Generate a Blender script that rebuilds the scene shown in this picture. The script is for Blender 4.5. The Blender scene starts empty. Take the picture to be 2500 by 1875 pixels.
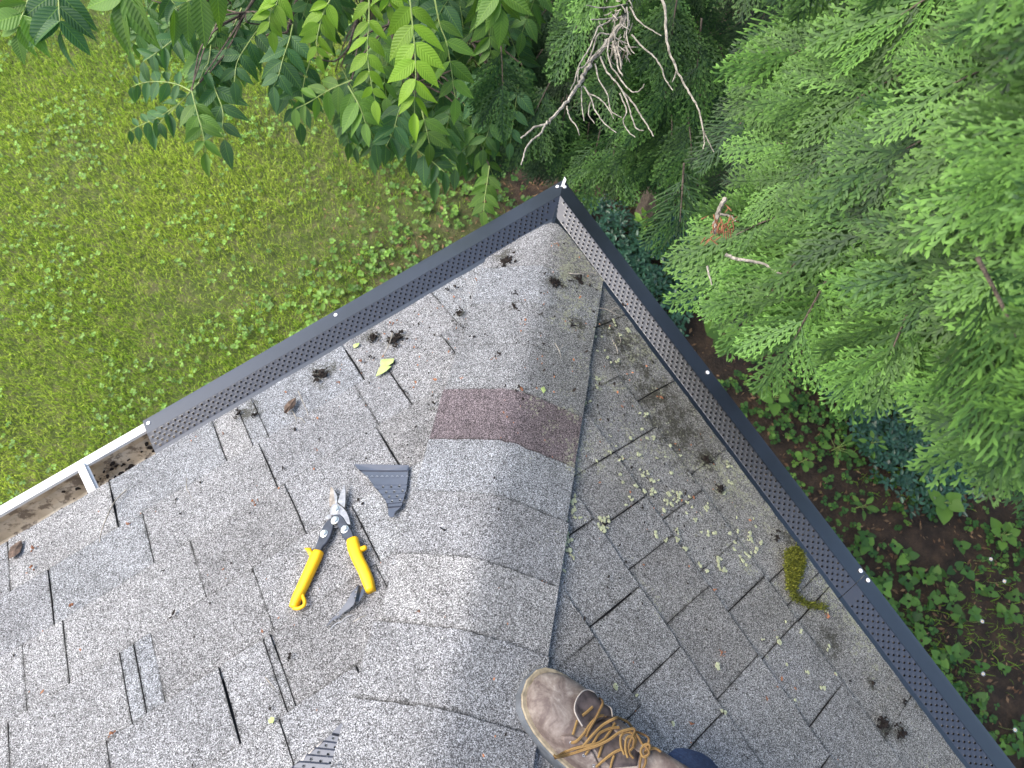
import bpy, math, random
import numpy as np
from mathutils import Vector, Matrix
from mathutils.bvhtree import BVHTree
random.seed(7); rng = np.random.default_rng(7)
sc = bpy.context.scene
col = sc.collection

# ------------------------------------------------------------------ camera
CAM = np.array([0.0327090, -0.9095153, 1.5955098])
EUL = (0.288847626, -0.0268976185, 0.200832515)
FPX = 1719.98
def _rot(a, b, c):
    ca, sa, cb, sb, cc, s = math.cos(a), math.sin(a), math.cos(b), math.sin(b), math.cos(c), math.sin(c)
    return np.array([[cc, -s, 0], [s, cc, 0], [0, 0, 1]]) @ np.array([[cb, 0, sb], [0, 1, 0], [-sb, 0, cb]]) @ np.array([[1, 0, 0], [0, ca, -sa], [0, sa, ca]])
RC = _rot(*EUL)
cd = bpy.data.cameras.new('camera'); cam = bpy.data.objects.new('camera', cd); col.objects.link(cam)
cam.location = CAM; cam.rotation_euler = EUL
cd.sensor_width = 36; cd.lens = 36 * FPX / 2500; cd.clip_start = 0.02; cd.clip_end = 200
cd.dof.use_dof = True; cd.dof.focus_distance = 1.35; cd.dof.aperture_fstop = 7.0
sc.camera = cam

# ------------------------------------------------------------------ light
SUN_AZ_DIR = Vector((-0.97, -0.08, 0)).normalized()      # horizontal direction towards the sun
SUN_EL = math.radians(50)
sundir = Vector((SUN_AZ_DIR.x * math.cos(SUN_EL), SUN_AZ_DIR.y * math.cos(SUN_EL), math.sin(SUN_EL)))
w = bpy.data.worlds.new('World'); sc.world = w; w.use_nodes = True
wn = w.node_tree; bg = wn.nodes['Background']
sky = wn.nodes.new('ShaderNodeTexSky'); sky.sky_type = 'NISHITA'; sky.sun_disc = False
sky.sun_elevation = SUN_EL; sky.sun_rotation = math.atan2(SUN_AZ_DIR.x, SUN_AZ_DIR.y); sky.dust_density = 3.0; sky.air_density = 1.0
wn.links.new(sky.outputs[0], bg.inputs[0]); bg.inputs[1].default_value = 0.15
sl = bpy.data.lights.new('sun', 'SUN'); sl.energy = 1.1; sl.angle = math.radians(45); sl.color = (1.0, 0.96, 0.88)
so = bpy.data.objects.new('sun', sl); col.objects.link(so)
so.rotation_euler = sundir.to_track_quat('Z', 'Y').to_euler()
sc.view_settings.view_transform = 'Standard'; sc.view_settings.look = 'None'
sc.view_settings.gamma = 1; sc.view_settings.use_curve_mapping = False
sc.view_settings.exposure = 1.4

# ------------------------------------------------------------------ frames of the place
S2 = 2 ** -.5; PITCH = 0.511019767
zz = np.array([0, 0, 1.]); GZ = -2.6
eL = np.array([-S2, -S2, 0]); eR = np.array([S2, -S2, 0])
oL = np.array([-S2, S2, 0]); oR = np.array([S2, S2, 0])
upL = -oL * math.cos(PITCH) + zz * math.sin(PITCH); upR = -oR * math.cos(PITCH) + zz * math.sin(PITCH)
nL = oL * math.sin(PITCH) + zz * math.cos(PITCH); nR = oR * math.sin(PITCH) + zz * math.cos(PITCH)
hipd = np.array([0, -1, math.tan(PITCH) * S2]); hipd /= np.linalg.norm(hipd)
xh = np.array([1., 0, 0]); hipn = np.cross(xh, hipd); hipn *= np.sign(hipn[2])
SINB = -float(upL @ hipn); 
wperp = upL - (upL @ hipd) * hipd; wperp = -wperp / np.linalg.norm(wperp)   # away from hip on the left plane
SINB = -float(wperp @ hipn); COSB = abs(float(wperp @ xh))
EXPO = 0.1475
def sight(px, py):
    return RC @ np.array([(px - 1250) / FPX, -(py - 937.5) / FPX, -1.0])
def at(px, py, d): return CAM + sight(px, py) * d
def onplane(px, py, n, off=0.0):
    v = sight(px, py); return CAM + v * ((off - n @ CAM) / (n @ v))
def onL(px, py, off=0.006): return onplane(px, py, nL, off)
def onR(px, py, off=0.006): return onplane(px, py, nR, off)
def onG(px, py, off=0.0): return onplane(px, py, zz, GZ + off)
def LP(u, v, o=0.0): return eL * u + upL * v + nL * o
def RP(u, v, o=0.0): return eR * u + upR * v + nR * o
def nrm(v): v = np.asarray(v, float); return v / (np.linalg.norm(v) + 1e-12)

# ------------------------------------------------------------------ mesh helpers
class MB:
    def __init__(s): s.v = []; s.f = []; s.c = []
    def add(s, vs, fs, c=None):
        b = len(s.v); s.v += [tuple(map(float, p)) for p in vs]; s.f += [tuple(i + b for i in f) for f in fs]
        s.c += [c if c is not None else (0, 0, 0, 1)] * len(vs); return b
def setattrs(me, cols=None, uv=None):
    if cols is not None:
        a = me.attributes.new('tint', 'FLOAT_COLOR', 'POINT'); a.data.foreach_set('color', np.asarray(cols, np.float32).ravel())
def mkmesh(name, v, f, mat=None, cols=None, smooth=False):
    me = bpy.data.meshes.new(name)
    if isinstance(f, np.ndarray):
        k = f.shape[1]; n = len(f); v = np.asarray(v, np.float32)
        me.vertices.add(len(v)); me.vertices.foreach_set('co', v.ravel())
        me.loops.add(n * k); me.loops.foreach_set('vertex_index', f.astype(np.int32).ravel())
        me.polygons.add(n); me.polygons.foreach_set('loop_start', np.arange(0, n * k, k, dtype=np.int32))
        me.update(calc_edges=True)
    else:
        me.from_pydata([tuple(map(float, p)) for p in v], [], f)
    if mat: me.materials.append(mat)
    if smooth: me.polygons.foreach_set('use_smooth', [True] * len(me.polygons))
    setattrs(me, cols); me.update()
    return me
def link(name, me, parent=None, loc=None):
    o = bpy.data.objects.new(name, me); col.objects.link(o)
    if parent is not None: o.parent = parent
    if loc is not None: o.location = loc
    return o
def build(name, mb, mat, parent=None, smooth=False, origin=None):
    v = np.array(mb.v)
    if origin is None: origin = v.mean(0)
    o = link(name, mkmesh(name, v - origin, mb.f, mat, mb.c, smooth))
    o.location = origin
    if parent is not None:
        o.parent = parent; 
        o.location = np.array(origin) - world_of(parent)
    return o
def world_of(o):
    p = np.array(o.location)
    while o.parent is not None: o = o.parent; p = p + np.array(o.location)
    return p
def empty(name, loc=(0, 0, 0), parent=None):
    o = bpy.data.objects.new(name, None); o.empty_display_size = .05; col.objects.link(o); o.location = loc
    if parent is not None: o.parent = parent
    return o
def set_uv(me, uv):
    a = me.attributes.new('leafuv', 'FLOAT_VECTOR', 'POINT'); a.data.foreach_set('vector', np.asarray(uv, np.float32).ravel())
def tag(o, label=None, cat=None, group=None, kind=None):
    if label: o['label'] = label
    if cat: o['category'] = cat
    if group: o['group'] = group
    if kind: o['kind'] = kind
    return o
def tube(mb, pts, rad, n=6, c=None, cap=True, flat=1.0, up=None):
    pts = [np.array(p, float) for p in pts]; m = len(pts)
    if not hasattr(rad, '__len__'): rad = [rad] * m
    vs = []; prev = None
    for i in range(m):
        t = nrm(pts[min(i + 1, m - 1)] - pts[max(i - 1, 0)])
        if up is not None: a = nrm(np.cross(t, up))
        elif prev is None: a = nrm(np.cross(t, [0.3, 0.2, 1] if abs(t[2]) < .9 else [1, 0, 0]))
        else: a = nrm(prev - t * (prev @ t))
        prev = a; b = np.cross(a, t)
        for j in range(n):
            th = 2 * math.pi * j / n + math.pi / n
            vs.append(pts[i] + (a * math.cos(th) + b * math.sin(th) * flat) * rad[i])
    fs = [(i * n + j, i * n + (j + 1) % n, (i + 1) * n + (j + 1) % n, (i + 1) * n + j) for i in range(m - 1) for j in range(n)]
    if cap: fs += [tuple(range(n))[::-1], tuple((m - 1) * n + j for j in range(n))]
    mb.add(vs, fs, c)
def spline(pts, k=6):
    P = [np.array(p, float) for p in pts]; P = [2 * P[0] - P[1]] + P + [2 * P[-1] - P[-2]]; out = []
    for i in range(1, len(P) - 2):
        for j in range(k):
            t = j / k
            out.append(0.5 * (2 * P[i] + (P[i + 1] - P[i - 1]) * t + (2 * P[i - 1] - 5 * P[i] + 4 * P[i + 1] - P[i + 2]) * t * t + (-P[i - 1] + 3 * P[i] - 3 * P[i + 1] + P[i + 2]) * t ** 3))
    out.append(P[-2]); return out
def prism(mb, poly, n, h, c=None, bevel=0.0):
    """solid plate: poly = 3D points of its under side, extruded by h along n, with an optional bevelled top"""
    P = np.array(poly, float); m = len(P); ce = P.mean(0)
    area = sum(np.cross(P[i] - ce, P[(i + 1) % m] - ce) @ n for i in range(m))
    if area < 0: P = P[::-1].copy()
    rings = [P, P + n * (h - bevel)]
    if bevel > 0:
        Q = []
        for i in range(m):
            e1 = nrm(P[i] - P[i - 1]); e2 = nrm(P[(i + 1) % m] - P[i]); inn = nrm(np.cross(n, e1) + np.cross(n, e2)); Q.append(P[i] + inn * bevel + n * h)
        rings.append(np.array(Q))
    vs = np.vstack(rings); k = len(rings)
    fs = [(r * m + i, r * m + (i + 1) % m, (r + 1) * m + (i + 1) % m, (r + 1) * m + i) for r in range(k - 1) for i in range(m)]
    fs += [tuple(range(m))[::-1], tuple((k - 1) * m + i for i in range(m))]
    mb.add(vs, fs, c)
def disc(mb, ce, n, r, h, k=12, c=None, dome=0.0):
    a = nrm(np.cross(n, [0.31, .2, .93])); b = np.cross(n, a); vs = []
    rings = [(r, 0), (r, h * .6), (r * .8, h)]
    for rr, hh in rings: vs += [ce + (a * math.cos(2 * math.pi * i / k) + b * math.sin(2 * math.pi * i / k)) * rr + n * hh for i in range(k)]
    vs.append(ce + n * (h + dome)); fs = [(q * k + i, q * k + (i + 1) % k, (q + 1) * k + (i + 1) % k, (q + 1) * k + i) for q in range(2) for i in range(k)]
    fs += [(2 * k + i, 2 * k + (i + 1) % k, 3 * k) for i in range(k)]
    mb.add(vs, fs, c)

# ------------------------------------------------------------------ materials
def newmat(name):
    m = bpy.data.materials.new(name); m.use_nodes = True; nt = m.node_tree
    return m, nt, nt.nodes['Principled BSDF']
def N(nt, t, **kw):
    n = nt.nodes.new(t)
    for k, v in kw.items(): setattr(n, k, v)
    return n
def ramp(nt, stops, inp=None, interp='LINEAR'):
    r = N(nt, 'ShaderNodeValToRGB'); e = r.color_ramp.elements; r.color_ramp.interpolation = interp
    while len(e) < len(stops): e.new(.5)
    for i, (p, c) in enumerate(stops):
        e[i].position = p; e[i].color = (*c, 1) if len(c) == 3 else c
    if inp is not None: nt.links.new(inp, r.inputs[0])
    return r
def math_(nt, op, a, b=None, clamp=False):
    m = N(nt, 'ShaderNodeMath', operation=op); m.use_clamp = clamp
    for i, x in enumerate((a, b)):
        if x is None: continue
        if isinstance(x, (int, float)): m.inputs[i].default_value = x
        else: nt.links.new(x, m.inputs[i])
    return m.outputs[0]
def mixc(nt, fac, a, b, mode='MIX'):
    m = N(nt, 'ShaderNodeMix', data_type='RGBA', blend_type=mode)
    for i, x in ((0, fac), (6, a), (7, b)):
        if isinstance(x, (int, float)): m.inputs[i].default_value = x
        elif isinstance(x, tuple): m.inputs[i].default_value = (*x, 1)
        else: nt.links.new(x, m.inputs[i])
    return m.outputs[2]
def noise(nt, vec, scale, detail=3, rough=.55, dist=0):
    n = N(nt, 'ShaderNodeTexNoise'); n.inputs['Scale'].default_value = scale; n.inputs['Detail'].default_value = detail; n.inputs['Roughness'].default_value = rough
    n.inputs['Distortion'].default_value = dist
    if vec is not None: nt.links.new(vec, n.inputs['Vector'])
    return n.outputs['Fac']
def bump(nt, h, bs, strength=.5, dist=.001):
    b = N(nt, 'ShaderNodeBump'); b.inputs['Strength'].default_value = strength; b.inputs['Distance'].default_value = dist
    nt.links.new(h, b.inputs['Height']); nt.links.new(b.outputs[0], bs.inputs['Normal'])
def plain(name, c, rough=.6, metal=0, spec=.5, var=.12, scale=40, bstr=.2, bd=.0005, ior=None):
    m, nt, bs = newmat(name); g = N(nt, 'ShaderNodeNewGeometry')
    n = noise(nt, g.outputs['Position'], scale, 5)
    c2 = tuple(min(1, x * (1 + var * 2)) for x in c); c1 = tuple(x * (1 - var * 2) for x in c)
    r = ramp(nt, [(.3, c1), (.7, c2)], n); nt.links.new(r.outputs[0], bs.inputs['Base Color'])
    bs.inputs['Roughness'].default_value = rough; bs.inputs['Metallic'].default_value = metal; bs.inputs['Specular IOR Level'].default_value = spec
    if ior: bs.inputs['IOR'].default_value = ior
    if bstr: bump(nt, noise(nt, g.outputs['Position'], scale * 6, 3), bs, bstr, bd)
    return m

# places where rotten litter has stained the shingles, where lichen grows
STAINS = [(onR(1354, 691), .045), (onR(1412, 691), .05), (onL(1239, 640), .05), (onR(1395, 797), .05), (onR(1654, 1042), .13), (onR(1600, 960), .10), (onR(1722, 1122), .06),
          (onR(1758, 1194), .03), (onL(786, 913), .055), (onL(911, 823), .035), (onL(965, 826), .035), (onL(600, 1010), .05), (onR(2125, 1664), .02), (onR(2160, 1775), .04), (onR(2198, 1790), .03),
          (onR(1540, 860), .10), (onR(1930, 1310), .04), (onL(1125, 765), .02), (onL(1255, 750), .03), (onR(2240, 1700), .05), (onR(2020, 1560), .05), (onR(1480, 800), .07)]
def shingle_mat(name, tone=(1, 1, 1), dark=1.0):
    m, nt, bs = newmat(name); g = N(nt, 'ShaderNodeNewGeometry'); P = g.outputs['Position']
    vo = N(nt, 'ShaderNodeTexVoronoi'); vo.inputs['Scale'].default_value = 880; nt.links.new(P, vo.inputs['Vector'])
    sp = N(nt, 'ShaderNodeSeparateColor'); nt.links.new(vo.outputs['Color'], sp.inputs[0])
    r = ramp(nt, [(0, (.03, .03, .03)), (.22, (.07, .069, .068)), (.46, (.17, .168, .166)), (.68, (.28, .278, .275)), (.86, (.42, .42, .42)), (1, (.62, .62, .62))], sp.outputs[0])
    # fields of lighter or darker blend
    f1 = noise(nt, P, 9, 3); f2 = noise(nt, P, 60, 4); f3 = noise(nt, P, 240, 2)
    a = math_(nt, 'ADD', math_(nt, 'MULTIPLY', f1, .55), math_(nt, 'ADD', math_(nt, 'MULTIPLY', f2, .55), math_(nt, 'MULTIPLY', f3, .45)))
    fr = ramp(nt, [(.45, (.62, .62, .62)), (1.05, (1.35, 1.35, 1.35))], a)
    c = mixc(nt, 1, r.outputs[0], fr.outputs[0], 'MULTIPLY')
    oi = N(nt, 'ShaderNodeObjectInfo')
    orr = ramp(nt, [(0, (.80, .79, .78)), (.35, (1, 1, 1)), (.7, (.90, .91, .93)), (1, (1.10, 1.09, 1.07))], oi.outputs['Random'])
    c = mixc(nt, 1, c, orr.outputs[0], 'MULTIPLY'); c = mixc(nt, 1, c, tuple(t * dark for t in tone), 'MULTIPLY')
    # dirt caught under the butt of the next course and in the joints
    ea = N(nt, 'ShaderNodeAttribute', attribute_name='leafuv'); es = N(nt, 'ShaderNodeSeparateXYZ'); nt.links.new(ea.outputs['Vector'], es.inputs[0])
    jn = math_(nt, 'MULTIPLY', math_(nt, 'SUBTRACT', f2, .5), .012)
    d1_ = math_(nt, 'SUBTRACT', 1, math_(nt, 'MULTIPLY', math_(nt, 'ADD', es.outputs[0], jn), 260), True)
    d2_ = math_(nt, 'SUBTRACT', 1, math_(nt, 'MULTIPLY', math_(nt, 'ADD', math_(nt, 'ABSOLUTE', es.outputs[1]), jn), 130), True)
    dd_ = math_(nt, 'MAXIMUM', math_(nt, 'MULTIPLY', d1_, .6), math_(nt, 'MULTIPLY', d2_, .8))
    c = mixc(nt, dd_, c, mixc(nt, 1, c, (.22, .21, .19), 'MULTIPLY'))
    # stains
    tot = None
    for p, rad in STAINS:
        d = N(nt, 'ShaderNodeVectorMath', operation='DISTANCE'); nt.links.new(P, d.inputs[0]); d.inputs[1].default_value = tuple(p)
        k = math_(nt, 'SUBTRACT', 1.0, math_(nt, 'DIVIDE', d.outputs['Value'], rad * 1.7), True)
        tot = k if tot is None else math_(nt, 'MAXIMUM', tot, k)
    sn = math_(nt, 'ADD', math_(nt, 'MULTIPLY', noise(nt, P, 34, 5, .7), 1.1), math_(nt, 'MULTIPLY', noise(nt, P, 190, 3, .7), .7)); sm = math_(nt, 'ADD', math_(nt, 'MULTIPLY', tot, .55), math_(nt, 'SUBTRACT', sn, 1.22))
    smr = ramp(nt, [(0.0, (0, 0, 0)), (.22, (1, 1, 1))], sm)
    c = mixc(nt, math_(nt, 'MULTIPLY', smr.outputs[0], .85), c, mixc(nt, sp.outputs[1], (.006, .006, .004), (.085, .082, .055)))
    # grime and lichen on the damp side of the hip, strongest near the eave
    sx = N(nt, 'ShaderNodeSeparateXYZ'); nt.links.new(P, sx.inputs[0])
    side = math_(nt, 'MULTIPLY', math_(nt, 'ADD', sx.outputs[0], .03), 14, True)
    near = math_(nt, 'SUBTRACT', 1.15, math_(nt, 'MULTIPLY', sx.outputs[2], 3.2), True)
    grime = math_(nt, 'MULTIPLY', side, math_(nt, 'ADD', math_(nt, 'MULTIPLY', near, .6), .30))
    gn = noise(nt, P, 6, 4); grime = math_(nt, 'MULTIPLY', grime, math_(nt, 'ADD', gn, .25), True)
    c = mixc(nt, grime, c, mixc(nt, 1, c, (.66, .64, .54), 'MULTIPLY'))
    v2 = N(nt, 'ShaderNodeTexVoronoi'); v2.inputs['Scale'].default_value = 130; nt.links.new(P, v2.inputs['Vector'])
    ln = math_(nt, 'ADD', math_(nt, 'MULTIPLY', noise(nt, P, 150, 5, .8), .55), math_(nt, 'MULTIPLY', noise(nt, P, 30, 3, .6), .45)); ln2 = noise(nt, P, 4.5, 2)
    lm = math_(nt, 'ADD', math_(nt, 'ADD', math_(nt, 'MULTIPLY', ln, .8), math_(nt, 'MULTIPLY', ln2, .5)), math_(nt, 'MULTIPLY', math_(nt, 'MULTIPLY', side, near), .13))
    lm = math_(nt, 'SUBTRACT', lm, math_(nt, 'MULTIPLY', v2.outputs['Distance'], .22))
    lr = ramp(nt, [(.73, (0, 0, 0)), (.78, (1, 1, 1))], lm)
    lich = mixc(nt, sp.outputs[2], (.10, .10, .06), (.46, .47, .32))
    c = mixc(nt, math_(nt, 'MULTIPLY', math_(nt, 'MULTIPLY', lr.outputs[0], side), .75), c, lich)
    nt.links.new(c, bs.inputs['Base Color']); bs.inputs['Roughness'].default_value = .85; bs.inputs['Specular IOR Level'].default_value = .3
    bump(nt, math_(nt, 'ADD', sp.outputs[1], math_(nt, 'MULTIPLY', f2, 1.5)), bs, .7, .0012)
    return m
M = {}
M['shingle'] = shingle_mat('shingle_granules')
M['shingle_blue'] = shingle_mat('shingle_granules_light', (.97, 1.0, 1.03), 1.05)
M['shingle_purple'] = shingle_mat('shingle_granules_plum', (.74, .61, .64), .80)
M['edge'] = plain('shingle_cut_edge', (.035, .034, .034), .95, 0, .2, .4, 200, .6, .001)
M['offcut'] = plain('slate_blue_black_aluminium', (.026, .032, .050), .30, 0, .8, .1, 60, .05, .0004, 1.75)
M['felt'] = plain('roofing_felt', (.02, .02, .02), .9)
M['blackmetal'] = plain('black_coated_aluminium', (.007, .008, .011), .28, 0, .8, .1, 60, .05, .0004, 1.75)
M['white'] = plain('white_gutter_paint', (.78, .78, .76), .4, 0, .5, .04, 30, .1)
M['fascia'] = plain('white_fascia_paint', (.7, .7, .68), .5)
M['brick'] = plain('house_wall_render', (.45, .40, .34), .9)
M['screw'] = plain('white_screw_head', (.82, .82, .82), .4, 0, .5, .03)
def gutter_inside():
    m, nt, bs = newmat('gutter_dirty_inside'); g = N(nt, 'ShaderNodeNewGeometry'); P = g.outputs['Position']
    a = noise(nt, P, 26, 6, .7); b = noise(nt, P, 90, 4, .6)
    base = ramp(nt, [(.3, (.30, .24, .16)), (.5, (.55, .47, .35)), (.7, (.68, .62, .50))], noise(nt, P, 12, 4))
    r = ramp(nt, [(.50, (0, 0, 0)), (.56, (1, 1, 1))], math_(nt, 'ADD', math_(nt, 'MULTIPLY', a, .75), math_(nt, 'MULTIPLY', b, .25)))
    c = mixc(nt, math_(nt, 'MULTIPLY', r.outputs[0], .75), base.outputs[0], (.07, .045, .03)); nt.links.new(c, bs.inputs['Base Color']); bs.inputs['Roughness'].default_value = .6
    bump(nt, a, bs, .4, .003); return m
M['gutter_in'] = gutter_inside()
def leafmat(name, base, tip, vein=None, rough=.5, trans=.35, var=.35, spec=.4):
    """leaf colour: tint.r goes base to tip colour, tint.g is a random value per leaf"""
    m, nt, bs = newmat(name); at_ = N(nt, 'ShaderNodeAttribute', attribute_name='tint'); sp = N(nt, 'ShaderNodeSeparateColor'); nt.links.new(at_.outputs['Color'], sp.inputs[0])
    oi = N(nt, 'ShaderNodeObjectInfo'); rnd = math_(nt, 'FRACT', math_(nt, 'ADD', sp.outputs[1], oi.outputs['Random']))
    c = mixc(nt, sp.outputs[0], base, tip)
    g = N(nt, 'ShaderNodeNewGeometry'); n = noise(nt, g.outputs['Position'], 30, 3)
    k = math_(nt, 'ADD', math_(nt, 'MULTIPLY', rnd, var * 1.6), math_(nt, 'ADD', 1 - var * 1.1, math_(nt, 'MULTIPLY', n, .5 * var)))
    cc = N(nt, 'ShaderNodeCombineColor'); [nt.links.new(k, cc.inputs[i]) for i in range(3)]
    c = mixc(nt, 1, c, cc.outputs[0], 'MULTIPLY')
    if vein is not None:
        tc = N(nt, 'ShaderNodeAttribute', attribute_name='leafuv'); sx = N(nt, 'ShaderNodeSeparateXYZ'); nt.links.new(tc.outputs['Vector'], sx.inputs[0])
        ax = math_(nt, 'ABSOLUTE', sx.outputs[0]); ph = math_(nt, 'SUBTRACT', math_(nt, 'MULTIPLY', sx.outputs[1], 11 * 6.283), math_(nt, 'MULTIPLY', ax, 18))
        s = math_(nt, 'SINE', ph); vr = ramp(nt, [(.80, (0, 0, 0)), (1, (1, 1, 1))], s)
        mid = math_(nt, 'SUBTRACT', 1, math_(nt, 'MULTIPLY', ax, 22), True)
        vv = math_(nt, 'MAXIMUM', math_(nt, 'MULTIPLY', vr.outputs[0], .45), mid)
        c = mixc(nt, math_(nt, 'MULTIPLY', vv, vein), c, tuple(x * 1.9 + .02 for x in tip))
        bump(nt, math_(nt, 'MULTIPLY', s, .5), bs, .5, .0012)
    nt.links.new(c, bs.inputs['Base Color']); bs.inputs['Roughness'].default_value = rough; bs.inputs['Specular IOR Level'].default_value = spec
    tr = N(nt, 'ShaderNodeBsdfTranslucent'); tcol = mixc(nt, 1, c, (1.25, 1.35, .5), 'MULTIPLY'); nt.links.new(tcol, tr.inputs[0])
    ms = N(nt, 'ShaderNodeMixShader'); ms.inputs[0].default_value = trans
    nt.links.new(bs.outputs[0], ms.inputs[1]); nt.links.new(tr.outputs[0], ms.inputs[2]); nt.links.new(ms.outputs[0], nt.nodes['Material Output'].inputs[0])
    return m
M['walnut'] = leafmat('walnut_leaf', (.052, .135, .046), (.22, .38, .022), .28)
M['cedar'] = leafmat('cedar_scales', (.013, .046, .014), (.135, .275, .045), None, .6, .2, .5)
M['cedar_dark'] = leafmat('cedar_scales_shaded', (.018, .052, .018), (.055, .125, .03), None, .65, .15, .5)  # darker copy for fronds deep in the crown, their shade put into the colour
M['weed'] = leafmat('weed_leaf', (.04, .115, .022), (.26, .46, .07), None, .5, .3, .4)
M['vinca'] = leafmat('vinca_leaf', (.018, .060, .032), (.05, .13, .07), None, .3, .08, .4, .6)
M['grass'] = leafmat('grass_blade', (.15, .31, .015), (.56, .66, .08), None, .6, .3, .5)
M['litter'] = leafmat('dead_litter', (.10, .05, .025), (.30, .19, .10), None, .8, .1, .6)
M['bark'] = plain('grey_brown_bark', (.11, .085, .065), .9, 0, .3, .3, 60, .8, .004)
M['deadtwig'] = plain('dead_grey_twig', (.30, .27, .22), .85, 0, .3, .3, 90, .6, .002)
M['stem'] = plain('yellow_green_stalk', (.26, .34, .09), .6)
M['compost'] = plain('black_rotten_litter', (.018, .013, .010), .85, 0, .3, .4, 120, .9, .002)
M['rust'] = plain('rusty_cedar_scrap', (.28, .12, .06), .85, 0, .3, .3, 120, .6, .001)
M['brownleaf'] = plain('dry_brown_leaf', (.11, .075, .055), .75, 0, .3, .3, 90, .6, .001)
M['paleleaf'] = plain('pale_green_fallen_leaf', (.42, .52, .18), .6, 0, .4, .15)
M['moss'] = leafmat('moss', (.06, .075, .01), (.24, .25, .03), None, .8, .2, .5)
M['lichen'] = plain('pale_lichen', (.42, .44, .27), .9, 0, .2, .2, 200, .8, .001)
M['yellow'] = plain('yellow_vinyl_grip', (.90, .50, .004), .42, 0, .5, .04, 60, .15, .0005)
M['steel'] = plain('worn_steel', (.42, .40, .38), .33, .9, .5, .2, 90, .15, .0003)
M['blade'] = plain('rust_stained_blade', (.36, .30, .24), .36, .85, .5, .3, 70, .15, .0003)
M['gunmetal'] = plain('dark_lever_steel', (.055, .062, .078), .38, .35, .6, .15, 80, .1, .0003)
M['boltsteel'] = plain('zinc_bolt', (.68, .70, .66), .32, .8, .5, .08, 90)

M['rim'] = plain('bare_metal_burr', (.35, .36, .38), .35, .7)
M['cutedge'] = plain('bare_cut_edge', (.62, .62, .64), .35, .7)

# ------------------------------------------------------------------ ground
def ground_mat():
    m, nt, bs = newmat('garden_soil_and_turf'); g = N(nt, 'ShaderNodeNewGeometry'); P = g.outputs['Position']
    sx = N(nt, 'ShaderNodeSeparateXYZ'); nt.links.new(P, sx.inputs[0])
    k = math_(nt, 'ADD', math_(nt, 'MULTIPLY', sx.outputs[0], 1.4), math_(nt, 'MULTIPLY', math_(nt, 'SUBTRACT', noise(nt, P, 1.2, 4), .5), 2.2))
    mask = math_(nt, 'ADD', k, 1.6, True)                      # 0 lawn, 1 shaded bed
    lawn = ramp(nt, [(.3, (.05, .075, .014)), (.5, (.10, .13, .03)), (.7, (.20, .17, .09))], noise(nt, P, 7, 8, .75))
    bed = ramp(nt, [(.3, (.012, .009, .006)), (.5, (.040, .025, .015)), (.7, (.085, .052, .030))], noise(nt, P, 9, 7, .7))
    c = mixc(nt, mask, lawn.outputs[0], bed.outputs[0]); nt.links.new(c, bs.inputs['Base Color']); bs.inputs['Roughness'].default_value = .95
    bump(nt, noise(nt, P, 60, 5, .7), bs, 1, .02); return m
G = 60; n = 40
xs = np.concatenate([np.linspace(-G, -6, 6), np.linspace(-5, 5, 30), np.linspace(6, G, 6)])
gv = [(x, y, 0.03 * math.sin(x * 1.7) * math.sin(y * 1.3)) for y in xs for x in xs]; L_ = len(xs)
gf = [(j * L_ + i, j * L_ + i + 1, (j + 1) * L_ + i + 1, (j + 1) * L_ + i) for j in range(L_ - 1) for i in range(L_ - 1)]
go = link('ground', mkmesh('ground', gv, gf, ground_mat(), smooth=True), loc=(0, 0, GZ)); tag(go, 'lawn turning to bare shaded soil below the roof corner', kind='structure')
def gz(x, y): return GZ + 0.03 * np.sin(x * 1.7) * np.sin(y * 1.3)

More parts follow.
